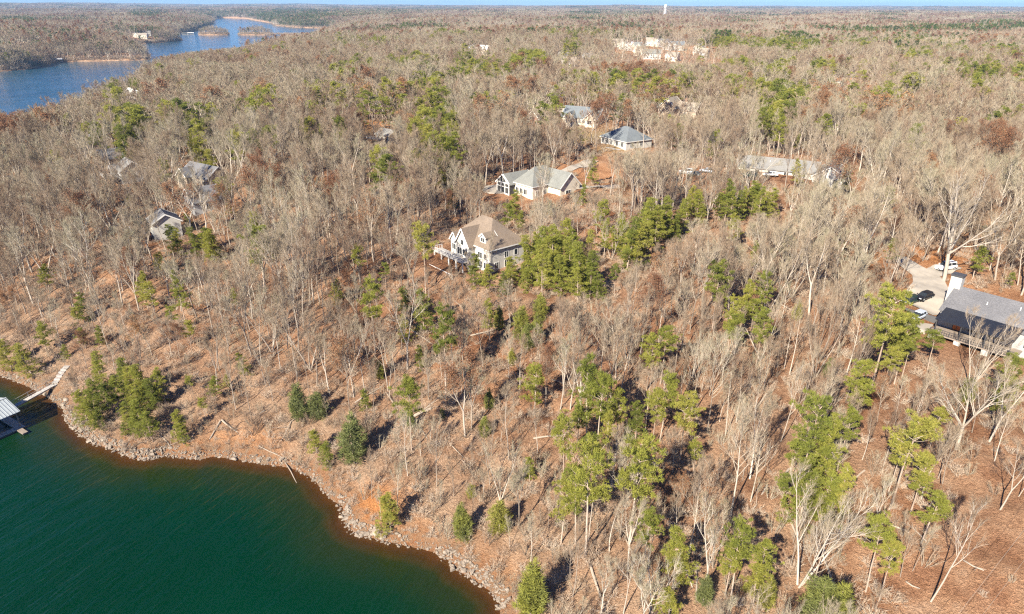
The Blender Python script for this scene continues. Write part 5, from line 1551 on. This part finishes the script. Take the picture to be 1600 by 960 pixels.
# ---- the woods between: near
HAND_VIEW = []
for t in TREES:
    if t['kind'] == 'pale_tree': continue
    w_ = t['h'] * (.17 if t['kind'] != 'cedar_tree' else .22) * t['wide']
    a_ = project(np.array([t['x'], t['y'], t['z'] + t['h']])); b_ = project(np.array([t['x'], t['y'], t['z'] + t['h'] * (.55 if t['sh'] in (0, 1, 3, 4) else .2)]))
    hw_ = FPX * w_ / float(a_[2])
    HAND_VIEW.append((float(a_[0]) - hw_, float(a_[1]), float(a_[0]) + hw_, float(b_[1]), (.18 if t['h'] > 7 else .45) if t['kind'] != 'rust_tree' else .4, t['depth'] - 1.0))
X, Y, Z, d = candidates(52, 270, 4.1, rng, marg=30)
n = len(X)
bx, by, bd = project(np.stack([X, Y, Z], -1))
dens = np.full(n, .92)
dens = np.where((by > 540) & (bx < 860), .95, dens)
dens = np.where((by > 500) & (bx >= 860), .86, dens)
dens = np.where((by > 690) & (bx < 860), .8, dens)
dens = np.where((by > 430) & (by < 540) & (bx > 420) & (bx < 850), .82, dens)
keep = rng.random(n) < dens
for hx_, hy_ in zip(HX, HY): keep &= (X - hx_) ** 2 + (Y - hy_) ** 2 > 2.6
X, Y, Z, d, by = X[keep], Y[keep], Z[keep], d[keep], by[keep]; n = len(X)
Ht = rng.uniform(11.5, 18.5, n)
Ht = np.where(d < 22, Ht * (.5 + .5 * np.clip(d / 22, 0, 1)), Ht)
Ht = Ht * (1 + .10 * wsum(W_MID, X * 2, Y * 2))
sap = rng.random(n) < np.where(by > 520, .40, .30)
Ht = np.where(sap, Ht * rng.uniform(.32, .65, n), Ht)
keep, ratio, tx, ty, bx, by, bd = cull(X, Y, Z, d, Ht, rng, .13, HAND_VIEW)
Ht = Ht * ratio
pm = np.maximum(ellm(PINE_PATCH, tx, ty), .015); rmk = np.maximum(.7 * ellm(RUST_PATCH, tx, ty), .02)
u = rng.random(n); u2 = rng.random(n)
for i in np.nonzero(keep)[0]:
    kind = 'bare_tree'
    if u[i] < pm[i]: kind = 'pine_tree'
    elif u2[i] < rmk[i]: kind = 'rust_tree'
    elif rng.random() < .03: kind = 'pale_tree'
    sh = int(rng.integers(0, len(SHAPES[kind])))
    if kind == 'pale_tree': sh = int(rng.choice([1, 2, 4, 4, 1]))
    slope_ = by[i] > 500
    if kind == 'bare_tree' and slope_ and rng.random() < .6: sh = int(rng.choice([2, 7, 0, 3, 9]))
    TREES.append(dict(kind=kind, x=X[i], y=Y[i], z=Z[i], h=Ht[i] * (.9 if kind == 'pine_tree' else 1), rz=rng.uniform(0, 6.28), sh=sh, tilt=rng.normal() * .035, hand=False, d=d[i], depth=math.hypot(X[i], Y[i]), wide=rng.uniform(.6, .95) if slope_ else rng.uniform(.75, 1.15)))

BASE_H = {'bare_tree': 16.0, 'pale_tree': 16.0, 'pine_tree': 15.0, 'cedar_tree': 6.0, 'rust_tree': 16.0}
for t in TREES:
    px, py, dd = project(np.array([t['x'], t['y'], t['z'] + t['h'] * .6]))
    t['px'], t['py'] = float(px), float(py)
    t['seen'] = -15 < px < 1615 and -10 < py < 975
    t['app'] = t['h'] / t['depth'] * (1.0 if t['seen'] else .1) + (10 if t['hand'] else 0)
LIMIT = {'bare_tree': 298, 'pine_tree': 298, 'pale_tree': 90, 'cedar_tree': 120, 'rust_tree': 120}
single = []; rest = []
for k in BASE_H:
    ts = sorted([t for t in TREES if t['kind'] == k], key=lambda t: -t['app'])
    single += [t for t in ts[:LIMIT[k]] if t['seen']]; rest += [t for t in ts[:LIMIT[k]] if not t['seen']] + ts[LIMIT[k]:]
# ------------------------------------------------------------------ logs
def log(pts_px, r0, r1, label, name='fallen_log', z_off=.12, water_end=False, twigs=0, seed=0):
    P = [at(*p) for p in pts_px]
    if water_end:
        P = [(p[0], p[1], p[2] if i == 0 else .12 - .16 * i) for i, p in enumerate(P)]
    o = P[0]
    pts = np.array([(p[0] - o[0], p[1] - o[1], p[2] - o[2] + z_off) for p in P])
    rg = np.random.default_rng(seed)
    root = empty(name, (o[0], o[1], o[2])); tag(root, label, 'log')
    mb = MB(); mb.tube(pts, np.linspace(r0, r1, len(pts)), 6, True); mb.build('trunk', M['driftwood'], root, True)
    for i in range(twigs):
        t = rg.uniform(.35, 1); k = min(int(t * (len(pts) - 1)), len(pts) - 2); b = pts[k] + (pts[k + 1] - pts[k]) * rg.random()
        dd = unit(pts[-1] - pts[0]) + rg.normal(size=3) * .6; dd[2] = abs(dd[2]) * .6
        mb = MB(); mb.tube([b, b + dd * rg.uniform(.8, 2.0)], [.05, .015], 4); mb.build('branch', M['driftwood'], root)
    return root
log([(446, 724), (455, 738), (466, 760), (474, 776)], .11, .05, 'long pale log slanting from the rocky shore into green water', 'sunken_log', .1, True)
log([(404, 698), (420, 706), (438, 714), (444, 718)], .11, .05, 'curved pale driftwood trunk lying on the clay above the sunken log', twigs=2, seed=3)
log([(250, 680), (262, 692), (268, 702)], .18, .08, 'grey weathered log on the bank below the young pines', twigs=3, seed=4)
log([(640, 655), (665, 640), (690, 618)], .2, .09, 'dark-shadowed fallen tree with bare branches on the open slope', twigs=9, seed=5)
log([(1505, 877), (1520, 886), (1537, 893)], .13, .06, 'thin pale fallen pole on the leafy clearing', twigs=2, seed=6)
log([(955, 822), (975, 838), (985, 860)], .15, .06, 'fallen limb beside the tall twin pine trunks', twigs=5, seed=7)
log([(1065, 880), (1075, 900), (1082, 920)], .15, .07, 'fallen forked trunk under the pines near the lower edge', twigs=4, seed=8)
log([(475, 645), (455, 660), (440, 690)], .14, .05, 'fallen grey sapling west of the round cedar', twigs=6, seed=9)
log([(1415, 910), (1425, 917), (1437, 921)], .12, .06, 'short pale log at the edge of the leafy clearing', twigs=1, seed=10)

# ------------------------------------------------------------------ utility poles and their wires
def wire_run(a, b, label_wire, label_a, label_b, hp=8.0, sag=.5):
    A = Vector((a[0], a[1], hz(a[0], a[1]))); B = Vector((b[0], b[1], hz(b[0], b[1])))
    for p, lab in ((A, label_a), (B, label_b)):
        r_ = empty('utility_pole', p, math.atan2(B.y - A.y, B.x - A.x)); tag(r_, lab, 'pole')
        mb = MB(); mb.tube([(0, 0, -1), (0, 0, hp + .6)], [.15, .10], 8, True); mb.build('shaft', M['wood'], r_)
        MB().box(-.06, .06, -.9, .9, hp - .1, hp + .05).build('crossarm', M['wood'], r_)
        for s in (-1, 1):
            mb = MB(); mb.tube([(0, s * .8, hp + .05), (0, s * .8, hp + .25)], [.05, .04], 6, True); mb.build('insulator', M['metal'], r_)
    dn_ = (B - A).normalized(); sd_ = Vector((-dn_.y, dn_.x, 0)).normalized()
    w = empty('overhead_wire', A); tag(w, label_wire, 'wire')
    for s in (-1, 1):
        pts = []
        for i in range(17):
            t = i / 16; q = (B - A) * t + sd_ * (s * .8) + Vector((0, 0, hp + .22 - 4 * sag * t * (1 - t))); pts.append(tuple(q))
        mb = MB(); mb.tube(pts, [.012] * 17, 4); mb.build('cable', M['driftwood'], w)
k1 = on_plane(1505, 925, 22.0); k2 = on_plane(1600, 826, 22.0); kd = (k2 - k1) / np.linalg.norm(k2 - k1)
wire_run(k1 - kd * 16, k2 + kd * 14, 'pair of thin pale wires crossing the leafy clearing', 'timber utility pole beyond the lower edge of the leafy clearing', 'timber utility pole beyond the side of the leafy clearing')
k1 = at(1003, 268); k2 = at(1236, 318)
wire_run(k1[:2], k2[:2], 'thin tan wires strung in front of the long grey-roofed house', 'timber utility pole on the slope west of the long house', 'timber utility pole below the long house')

# ------------------------------------------------------------------ labels that single out each tree
LM = {'the boat dock': (20, 645), 'the bank steps': (100, 580), 'the brown-roofed house': (755, 405), 'the porch house': (830, 298), 'the blue-roofed house': (978, 225), 'the modern house': (1500, 510),
      'the white parked car': (1477, 420), 'the black parked car': (1440, 468), 'the orange clay scar': (570, 785), 'the sunken log': (450, 728), 'the red clay bank': (325, 702), 'the long grey-roofed house': (1290, 290),
      'the railed white house': (240, 370), 'the small tan house': (160, 262), 'the broad grey-brown roof': (305, 288), 'the dirt clearing': (592, 200), 'the gabled grey house': (905, 192), 'the big pale tree': (1512, 437),
      'the lone pale snag': (566, 612), 'the rust-leaved oak': (576, 400), 'the grey-green cedar': (545, 718), 'the leafy clearing': (1520, 850), 'the round patio': (778, 297), 'the many-stemmed pale tree': (1262, 913), 'the tall twin trunks': (960, 858)}
LMP = {k: at(*v)[:2] for k, v in LM.items()}
ORD = ['', 'first', 'second', 'third', 'fourth', 'fifth', 'sixth', 'seventh', 'eighth', 'ninth', 'tenth', 'eleventh', 'twelfth', 'thirteenth', 'fourteenth', 'fifteenth', 'sixteenth', 'seventeenth', 'eighteenth', 'nineteenth', 'twentieth'] + ['%d%s' % (i, 'st' if i % 10 == 1 else 'nd' if i % 10 == 2 else 'rd' if i % 10 == 3 else 'th') for i in range(21, 120)]
STYLE_WORD = {'bare_tree': ['straight', 'forked', 'slim', 'straight', 'forked', 'many-stemmed', 'straight', 'slim', 'forked', 'straight'], 'pale_tree': ['spreading', 'forked', 'many-stemmed', 'broken', 'slim'],
              'pine_tree': ['tall', 'tall', 'full', 'flat-topped', 'tall', 'young', 'young', 'full'], 'cedar_tree': ['narrow', 'pointed', 'bushy', 'round'], 'rust_tree': ['straight', 'forked', 'straight']}
KIND_WORD = {'bare_tree': 'bare brown-grey tree', 'pale_tree': 'bare white-barked tree', 'pine_tree': 'green pine', 'cedar_tree': 'dense cedar', 'rust_tree': 'rust-leaved tree'}
KIND_CAT = {'bare_tree': 'tree', 'pale_tree': 'tree', 'pine_tree': 'pine', 'cedar_tree': 'cedar', 'rust_tree': 'tree'}
KIND_GROUP = {'bare_tree': 'leafless trees on the slope', 'pale_tree': 'white-barked bare trees', 'pine_tree': 'green pines in the woods', 'cedar_tree': 'cedars on the slope', 'rust_tree': 'trees keeping rust brown leaves'}
OBJ_NAME = {'bare_tree': 'bare_tree', 'pale_tree': 'pale_bare_tree', 'pine_tree': 'pine_tree', 'cedar_tree': 'cedar_tree', 'rust_tree': 'rust_leaved_tree'}
groups = {}
for t in single:
    ds = sorted((math.hypot(t['x'] - p[0], t['y'] - p[1]), k) for k, p in LMP.items())
    d1, l1 = ds[0]; p1 = LMP[l1]
    a = math.atan2(t['y'] - p1[1], t['x'] - p1[0]); best = None
    for k, p in LMP.items():
        if k == l1 or math.hypot(p[0] - p1[0], p[1] - p1[1]) < 12: continue
        da = abs((math.atan2(p[1] - p1[1], p[0] - p1[0]) - a + math.pi) % (2 * math.pi) - math.pi)
        if best is None or da < best[0]: best = (da, k)
    groups.setdefault((t['kind'], l1, best[1]), []).append((d1, t))
for (kind, l1, l2), lst in groups.items():
    lst.sort(key=lambda q: q[0])
    for i, (d1, t) in enumerate(lst):
        sz = STYLE_WORD[kind][t['sh']]
        if t['h'] < 8 and kind in ('bare_tree', 'rust_tree'): sz = 'small'
        t['label'] = '%s %s, %s of its kind from %s towards %s' % (sz, KIND_WORD[kind], ORD[i + 1], l1, l2)
        if len(t['label'].split()) > 16: t['label'] = '%s %s, %s from %s towards %s' % (sz, KIND_WORD[kind], ORD[i + 1], l1, l2)

for t in single:
    k = t['kind']; s = t['h'] / BASE_H[k]; w = s * t['wide']
    if k == 'pine_tree' and t['sh'] in (5, 6, 7): w = max(w, s * 1.1)
    o = empty(OBJ_NAME[k], (t['x'], t['y'], t['z']), 0, (w, w, s))
    a = random.uniform(0, 6.28)
    if t['hand'] and abs(t['tilt']) > .05: o.rotation_euler = (0, t['tilt'], t['rz'] * 0)
    else: o.rotation_euler = (t['tilt'] * math.cos(a), t['tilt'] * math.sin(a), t['rz'])
    tag(o, t['label'], KIND_CAT[k], KIND_GROUP[k])
    tm, cm = SHAPES[k][t['sh']]
    link('trunk', tm, o); link('crown', cm, o)

# ------------------------------------------------------------------ the rest of the near woods, too many to tell apart
def joined_mesh(tm, cm, name):
    """one mesh out of a trunk and a crown"""
    n1, n2 = len(tm.vertices), len(cm.vertices)
    v = np.zeros(3 * (n1 + n2), np.float32)
    a = np.zeros(3 * n1, np.float32); tm.vertices.foreach_get('co', a); v[:3 * n1] = a
    a = np.zeros(3 * n2, np.float32); cm.vertices.foreach_get('co', a); v[3 * n1:] = a
    def lp(me):
        i = np.zeros(len(me.loops), np.int32); me.loops.foreach_get('vertex_index', i)
        l = np.zeros(len(me.polygons), np.int32); me.polygons.foreach_get('loop_total', l)
        m = np.zeros(len(me.polygons), np.int32); me.polygons.foreach_get('material_index', m)
        return i, l, m
    i1, l1, m1 = lp(tm); i2, l2, m2 = lp(cm)
    me = bpy.data.meshes.new(name)
    fill_mesh(me, v.reshape(-1, 3), np.concatenate([l1, l2]), np.concatenate([i1, i2 + n1]))
    for m in list(tm.materials) + list(cm.materials): me.materials.append(m)
    me.polygons.foreach_set('material_index', np.concatenate([m1, m2 + len(tm.materials)]).astype(np.int32))
    return me
NEARSET = {}
for k in ('bare_tree', 'pine_tree', 'rust_tree', 'pale_tree', 'cedar_tree'):
    NEARSET[k] = far_set(k + '_mass', [joined_mesh(a, b, k + '_mass') for a, b in SHAPES[k]])
MASS_LABEL = {'bare_tree': 'leafless grey brown woods beyond the nearest trees', 'pine_tree': 'pines scattered through the woods behind', 'rust_tree': 'rust leaved oaks scattered through the woods', 'pale_tree': 'pale barked trees scattered in the woods', 'cedar_tree': 'small cedars'}
def mass(name, ts, coll, label, base_h):
    if not ts: return
    s = np.array([t['h'] / base_h for t in ts]); w = s * np.array([t['wide'] for t in ts])
    scatter_object(name, np.array([(t['x'], t['y'], t['z']) for t in ts]), np.array([(random.gauss(0, .03), random.gauss(0, .03), t['rz']) for t in ts]),
                   np.stack([w, w, s], -1), np.array([t['sh'] for t in ts]), coll, label)
for k in BASE_H:
    mass({'bare_tree': 'bare_woods', 'pine_tree': 'pine_woods', 'rust_tree': 'rust_woods', 'pale_tree': 'pale_woods', 'cedar_tree': 'cedar_thicket'}[k], [t for t in rest if t['kind'] == k], NEARSET[k], MASS_LABEL[k], BASE_H[k])

# ------------------------------------------------------------------ woods in the middle distance
def lod(kind, seeds, fn, detail):
    out = []
    for s_ in seeds:
        r_ = fn(s_, detail)
        if kind == 'pine': out.append(joined(r_[0], r_[1], [M['pinebark']], [M['needle'], M['pinebark']], 'pine_mid'))
        elif kind == 'rust': out.append(joined(r_[0], r_[1], [M['trunk']], [M['twig'], M['limb'], M['rust']], 'rust_mid'))
        else: out.append(joined(r_[0], r_[1], [M['trunk']], [M['twig'], M['limb']], 'bare_mid'))
    return out
stl = ['forest', 'forked', 'slim', 'forest', 'forked', 'multi', 'spread']
bare_mid = lod('bare', range(500, 507), lambda s_, dt: bare_tree(s_, stl[s_ - 500], dt), 1)
pine_mid = lod('pine', range(520, 524), lambda s_, dt: pine_tree(s_, ['tall', 'mid', 'young', 'mid'][s_ - 520], dt), 1)
rust_mid = lod('rust', range(540, 542), rust_tree, 1)
mid_set = far_set('mid_tree', bare_mid + pine_mid + rust_mid)
NBM, NPM, NRM = len(bare_mid), len(pine_mid), len(rust_mid)

def mid_zone(name, y0, y1, sp, label, coll, dmin=1.8, dmax=1e9, hlo=11.5, hhi=18.5, r0=0, r1=1e9):
    X, Y, Z, d = candidates(y0, y1, sp, rng, marg=30, dmin=dmin, dmax=dmax)
    rr2 = np.hypot(X, Y); k = (rr2 >= r0) & (rr2 < r1)
    X, Y, Z, d = X[k], Y[k], Z[k], d[k]; n = len(X)
    Ht = rng.uniform(hlo, hhi, n) * np.where(rng.random(n) < .2, rng.uniform(.5, .8, n), 1.0)
    Ht = Ht * (1 + .13 * wsum(W_MID, X * 1.7, Y * 1.7))
    Ht = np.where(d < 15, Ht * (.72 + .28 * np.clip(d / 15, 0, 1)), Ht)
    for cx, cy, a, b in ISL: Ht = np.where(((X - cx) / a) ** 2 + ((Y - cy) / b) ** 2 < 1, Ht * (.9 if a < 60 else .0), Ht)
    keep, ratio, tx, ty, bx, by, bd = cull(X, Y, Z, d, Ht, rng, .16, [e for e in HAND_VIEW if e[5] > 270] if y0 < 300 else ())
    Ht = Ht * ratio; keep &= Ht > 2
    pm = np.maximum(ellm(PINE_PATCH, tx, ty), .05); rk = np.maximum(.75 * ellm(RUST_PATCH, tx, ty), .02)
    u = rng.random(n)
    kind = np.where(u < pm, 1, np.where(rng.random(n) < rk, 2, 0))
    idx = np.where(kind == 0, rng.integers(0, NBM, n), np.where(kind == 1, NBM + rng.integers(0, NPM, n), NBM + NPM + rng.integers(0, NRM, n)))
    s = np.where(kind == 1, Ht / 15 * .95, Ht / 16); w = s * np.where(kind == 1, rng.uniform(1.2, 1.6, n), rng.uniform(.95, 1.35, n))
    for kk, nm, lb in ((0, 'bare', 'leafless'), (1, 'pine', 'evergreen pine'), (2, 'rust', 'rust leaved')):
        q = keep & (kind == kk)
        scatter_object(nm + '_' + name, np.stack([X, Y, Z], -1)[q], np.stack([rng.normal(0, .03, n), rng.normal(0, .03, n), rng.uniform(0, 6.28, n)], -1)[q], np.stack([w, w, s], -1)[q], idx[q], coll, lb + ' ' + label)
    return int(keep.sum())
n_mid = mid_zone('woods', 270, 900, 4.9, 'woods in the middle distance around the houses', mid_set)

# ------------------------------------------------------------------ far woods: groves
bare_low = [bare_tree(600 + i, ['forest', 'forked', 'spread', 'forest'][i], 0) for i in range(4)]
pine_low = [pine_tree(620 + i, ['mid', 'tall', 'young'][i], 0) for i in range(3)]
rust_low = [rust_tree(640, 0)]
low_set = far_set('far_tree', [joined(b[0], b[1], [M['trunk']], [M['twig'], M['limb']], 'bare_low') for b in bare_low[:4]] + [joined(b[0], b[1], [M['pinebark']], [M['needle_dark'], M['pinebark']], 'pine_low') for b in pine_low] + [joined(b[0], b[1], [M['trunk']], [M['twig'], M['limb'], M['rust']], 'rust_low') for b in rust_low])
NBM_, NPM_, NRM_ = 4, 3, 1
def grove(seed, share, size=46.):
    rg = np.random.default_rng(seed); mb = MB()
    k = int(size / 6.0)
    for i in range(k):
        for j in range(k):
            x = (i + rg.uniform(.05, .95)) / k * size - size / 2; y = (j + rg.uniform(.05, .95)) / k * size - size / 2
            u = rg.random()
            if u < share: T_, C_ = pine_low[rg.integers(0, 3)][:2]; mt, mc = 0, {0: 1, 1: 0}
            elif u < share + .05: T_, C_ = rust_low[0][:2]; mt, mc = 2, {0: 3, 1: 2, 2: 4}
            else: T_, C_ = bare_low[rg.integers(0, 4)][:2]; mt, mc = 2, {0: 3, 1: 2}
            s = rg.uniform(.7, 1.15); a = rg.uniform(0, 6.28); w = s * 1.15
            cs, sn = math.cos(a), math.sin(a)
            for src, mm in ((T_, None), (C_, mc)):
                v = np.concatenate(src.v); q = np.stack([(v[:, 0] * cs - v[:, 1] * sn) * w + x, (v[:, 0] * sn + v[:, 1] * cs) * w + y, v[:, 2] * s], -1)
                mb.v.append(q); off = mb.n; mb.n += len(q)
                mb.f.extend([[z_ + off for z_ in f_] for f_ in src.f]); mb.m.extend([mt] * len(src.f) if mm is None else [mm[z_] for z_ in src.m])
    return mb.mesh('grove', [M['pinebark'], M['needle_dark'], M['trunk'], M['twig'], M['rust']])
grove_set = far_set('grove', [grove(700, .03), grove(701, .05), grove(702, .12), grove(703, .5), grove(704, .85)])
NBM, NPM, NRM = NBM_, NPM_, NRM_
# single trees along the far shores, so that the edge of the woods is broken
n_sh2 = mid_zone('far_shore_woods', 3000, 5200, 9.0, 'woods along the farthest lake shore', low_set, 3., 90., r0=3400, r1=5300, hlo=15, hhi=21)
n_sh = mid_zone('shore_woods', 500, 3400, 4.2, 'woods along the far lake shore', low_set, 1.2, 34., r0=900, r1=3400)
def grove_zone(y0, y1, sp, zs, dmin, name, label, dmax=1e9):
    X, Y, Z, d = candidates(y0, y1, sp, rng, marg=60, dmin=dmin, dmax=dmax)
    k = (np.hypot(X, Y) > (880 if y0 < 1000 else y0)); X, Y, Z, d = X[k], Y[k], Z[k], d[k]; n = len(X)
    keep, ratio, tx, ty, bx, by, bd = cull(X, Y, Z, d, np.full(n, 15.), rng, .9)
    keep &= ratio > .8
    pm = ellm(PINE_PATCH, tx, ty)
    fld = wsum(W_MID[4:], X * .35, Y * .16) + .4 * rng.normal(size=n)
    idx = np.where(pm > .7, 4, np.where(pm > .45, 3, np.where(fld > 1.5, 4, np.where(fld > .95, 3, np.where(fld > .3, 2, rng.integers(0, 2, n))))))
    if y0 > 3000: idx = np.where((fld > .9), 4, np.where(fld > .2, 3, idx))
    w = sp / 40.
    scatter_object(name, np.stack([X, Y, Z], -1)[keep], np.stack([np.zeros(n), np.zeros(n), rng.uniform(0, 6.28, n)], -1)[keep],
                   np.stack([np.full(n, w), np.full(n, w), rng.uniform(.85, 1.15, n) * zs], -1)[keep], idx[keep], grove_set, label)
    return int(keep.sum())
n_g1 = grove_zone(700, 3600, 38., 1.0, 24., 'far_woods', 'far woods of mixed bare trees and pines')
n_gs = grove_zone(2300, 5300, 30., .9, 7., 'lake_end_woods', 'woods down to the water at the far end of the lake', 130.)
n_g2 = grove_zone(3600, 10000, 95., 1.2, 40., 'distant_woods', 'distant woods fading into haze')
n_g3 = grove_zone(10000, 15200, 180., 1.5, 40., 'horizon_woods', 'bluish woods along the horizon')

# ------------------------------------------------------------------ fallen trunks on the slope
def log_mesh(seed):
    rg = np.random.default_rng(seed); mb = MB()
    p = path(np.array([0, 0, .12]), np.array([1, 0, 0.0]), 6.0, 5, .05, 0, rg); p[:, 2] = .12 + .06 * np.sin(np.arange(6))
    mb.tube(p, np.linspace(.17, .06, 6), 6, True)
    for i in range(7):
        t = rg.uniform(.4, 1); b = p[0] + (p[-1] - p[0]) * t; dd = unit(np.array([.8, rg.normal() * .8, abs(rg.normal()) * .5]))
        mb.tube([b, b + dd * rg.uniform(.7, 1.9)], [.045, .012], 4)
    return mb.mesh('fallen_trunk', M['driftwood'])
LOGS = [log_mesh(i) for i in range(4)]
lr = np.random.default_rng(77); logs = []
while len(logs) < 46:
    px, py = lr.uniform(250, 1500), lr.uniform(470, 950)
    x, y, z = at(px, py)
    if z < 3 or math.hypot(x, y) > 190 or any((x - c_[0]) ** 2 + (y - c_[1]) ** 2 < c_[2] ** 2 for c_ in KEEP_OFF): continue
    logs.append((x, y, z))
gl = {}
for (x, y, z) in logs:
    ds = sorted((math.hypot(x - p[0], y - p[1]), k) for k, p in LMP.items()); d1, l1 = ds[0]; p1 = LMP[l1]
    a = math.atan2(y - p1[1], x - p1[0])
    l2 = min((k for k in LMP if k != l1 and math.hypot(LMP[k][0] - p1[0], LMP[k][1] - p1[1]) > 12), key=lambda k: abs((math.atan2(LMP[k][1] - p1[1], LMP[k][0] - p1[0]) - a + math.pi) % (2 * math.pi) - math.pi))
    gl.setdefault((l1, l2), []).append((d1, x, y, z))
for (l1, l2), ls in gl.items():
    for i, (d1, x, y, z) in enumerate(sorted(ls)):
        a = lr.uniform(0, 6.28); sc = lr.uniform(.5, 1.15)
        x2, y2 = x + 6 * sc * math.cos(a), y + 6 * sc * math.sin(a)
        o = link('fallen_log', LOGS[lr.integers(0, 4)], None, (x, y, z + .02), (0, -math.atan2(hz(x2, y2) - z, 6 * sc), a), (sc, sc, sc))
        tag(o, 'grey fallen trunk, %s from %s towards %s' % (ORD[i + 1], l1, l2), 'log', 'fallen trunks on the slope')

# ------------------------------------------------------------------ brush along the far shores
def far_brush():
    X, Y, Z, d = candidates(420, 3300, 3.6, rng, marg=20, dmin=.2, dmax=9.)
    k = np.hypot(X, Y) > 420; X, Y, Z = X[k], Y[k], Z[k]; n = len(X)
    s_ = rng.uniform(1.6, 3.4, n)
    scatter_object('shore_brush', np.stack([X, Y, Z], -1), np.stack([np.zeros(n), np.zeros(n), rng.uniform(0, 6.28, n)], -1), np.stack([s_ * 1.3, s_ * 1.3, s_], -1), rng.integers(0, 6, n), br_set, 'bare brush along the far lake shores')

# ------------------------------------------------------------------ undergrowth
br_set = far_set('brush_clump', [b.mesh('brush', M['brush']) for b in [brush(800 + i) for i in range(6)]] + [shrub(820 + i).mesh('shrub', [M['twig'], M['limb']]) for i in range(4)])
X, Y, Z, d = candidates(50, 300, 1.75, rng, marg=15, dmin=.4)
n = len(X); keep = rng.random(n) < np.where(d < 5, .8, np.where(d < 40, .62, .42))
bx, by, bd = project(np.stack([X, Y, Z], -1))
keep &= ~(inpoly(bx, by, CLEARINGS[0]) & (rng.random(n) > .04)); keep &= ~(inpoly(bx, by, CLEARINGS[1]) & (rng.random(n) > .2)); keep &= ~inpoly(bx, by, CLEARINGS[2])
for cx, cy, r_ in KO: keep &= (X - cx) ** 2 + (Y - cy) ** 2 > (r_ * .9) ** 2
s = rng.uniform(.35, 1.1, n)
scatter_object('undergrowth', np.stack([X, Y, Z], -1)[keep], np.stack([rng.normal(0, .1, n), rng.normal(0, .1, n), rng.uniform(0, 6.28, n)], -1)[keep], np.stack([s * 1.15, s * 1.15, s], -1)[keep], np.where(rng.random(n) < .30, 6 + rng.integers(0, 4, n), rng.integers(0, 6, n))[keep], br_set, 'low bare brush and dry weeds between the trees')
far_brush()
print('TREES single', len(single), 'rest', len(rest), 'mid', n_mid, n_sh, n_g1, n_g2, n_g3, 'brush', int(keep.sum()), 'objects', len(bpy.data.objects))
if __name__ != '__main__':
    pass
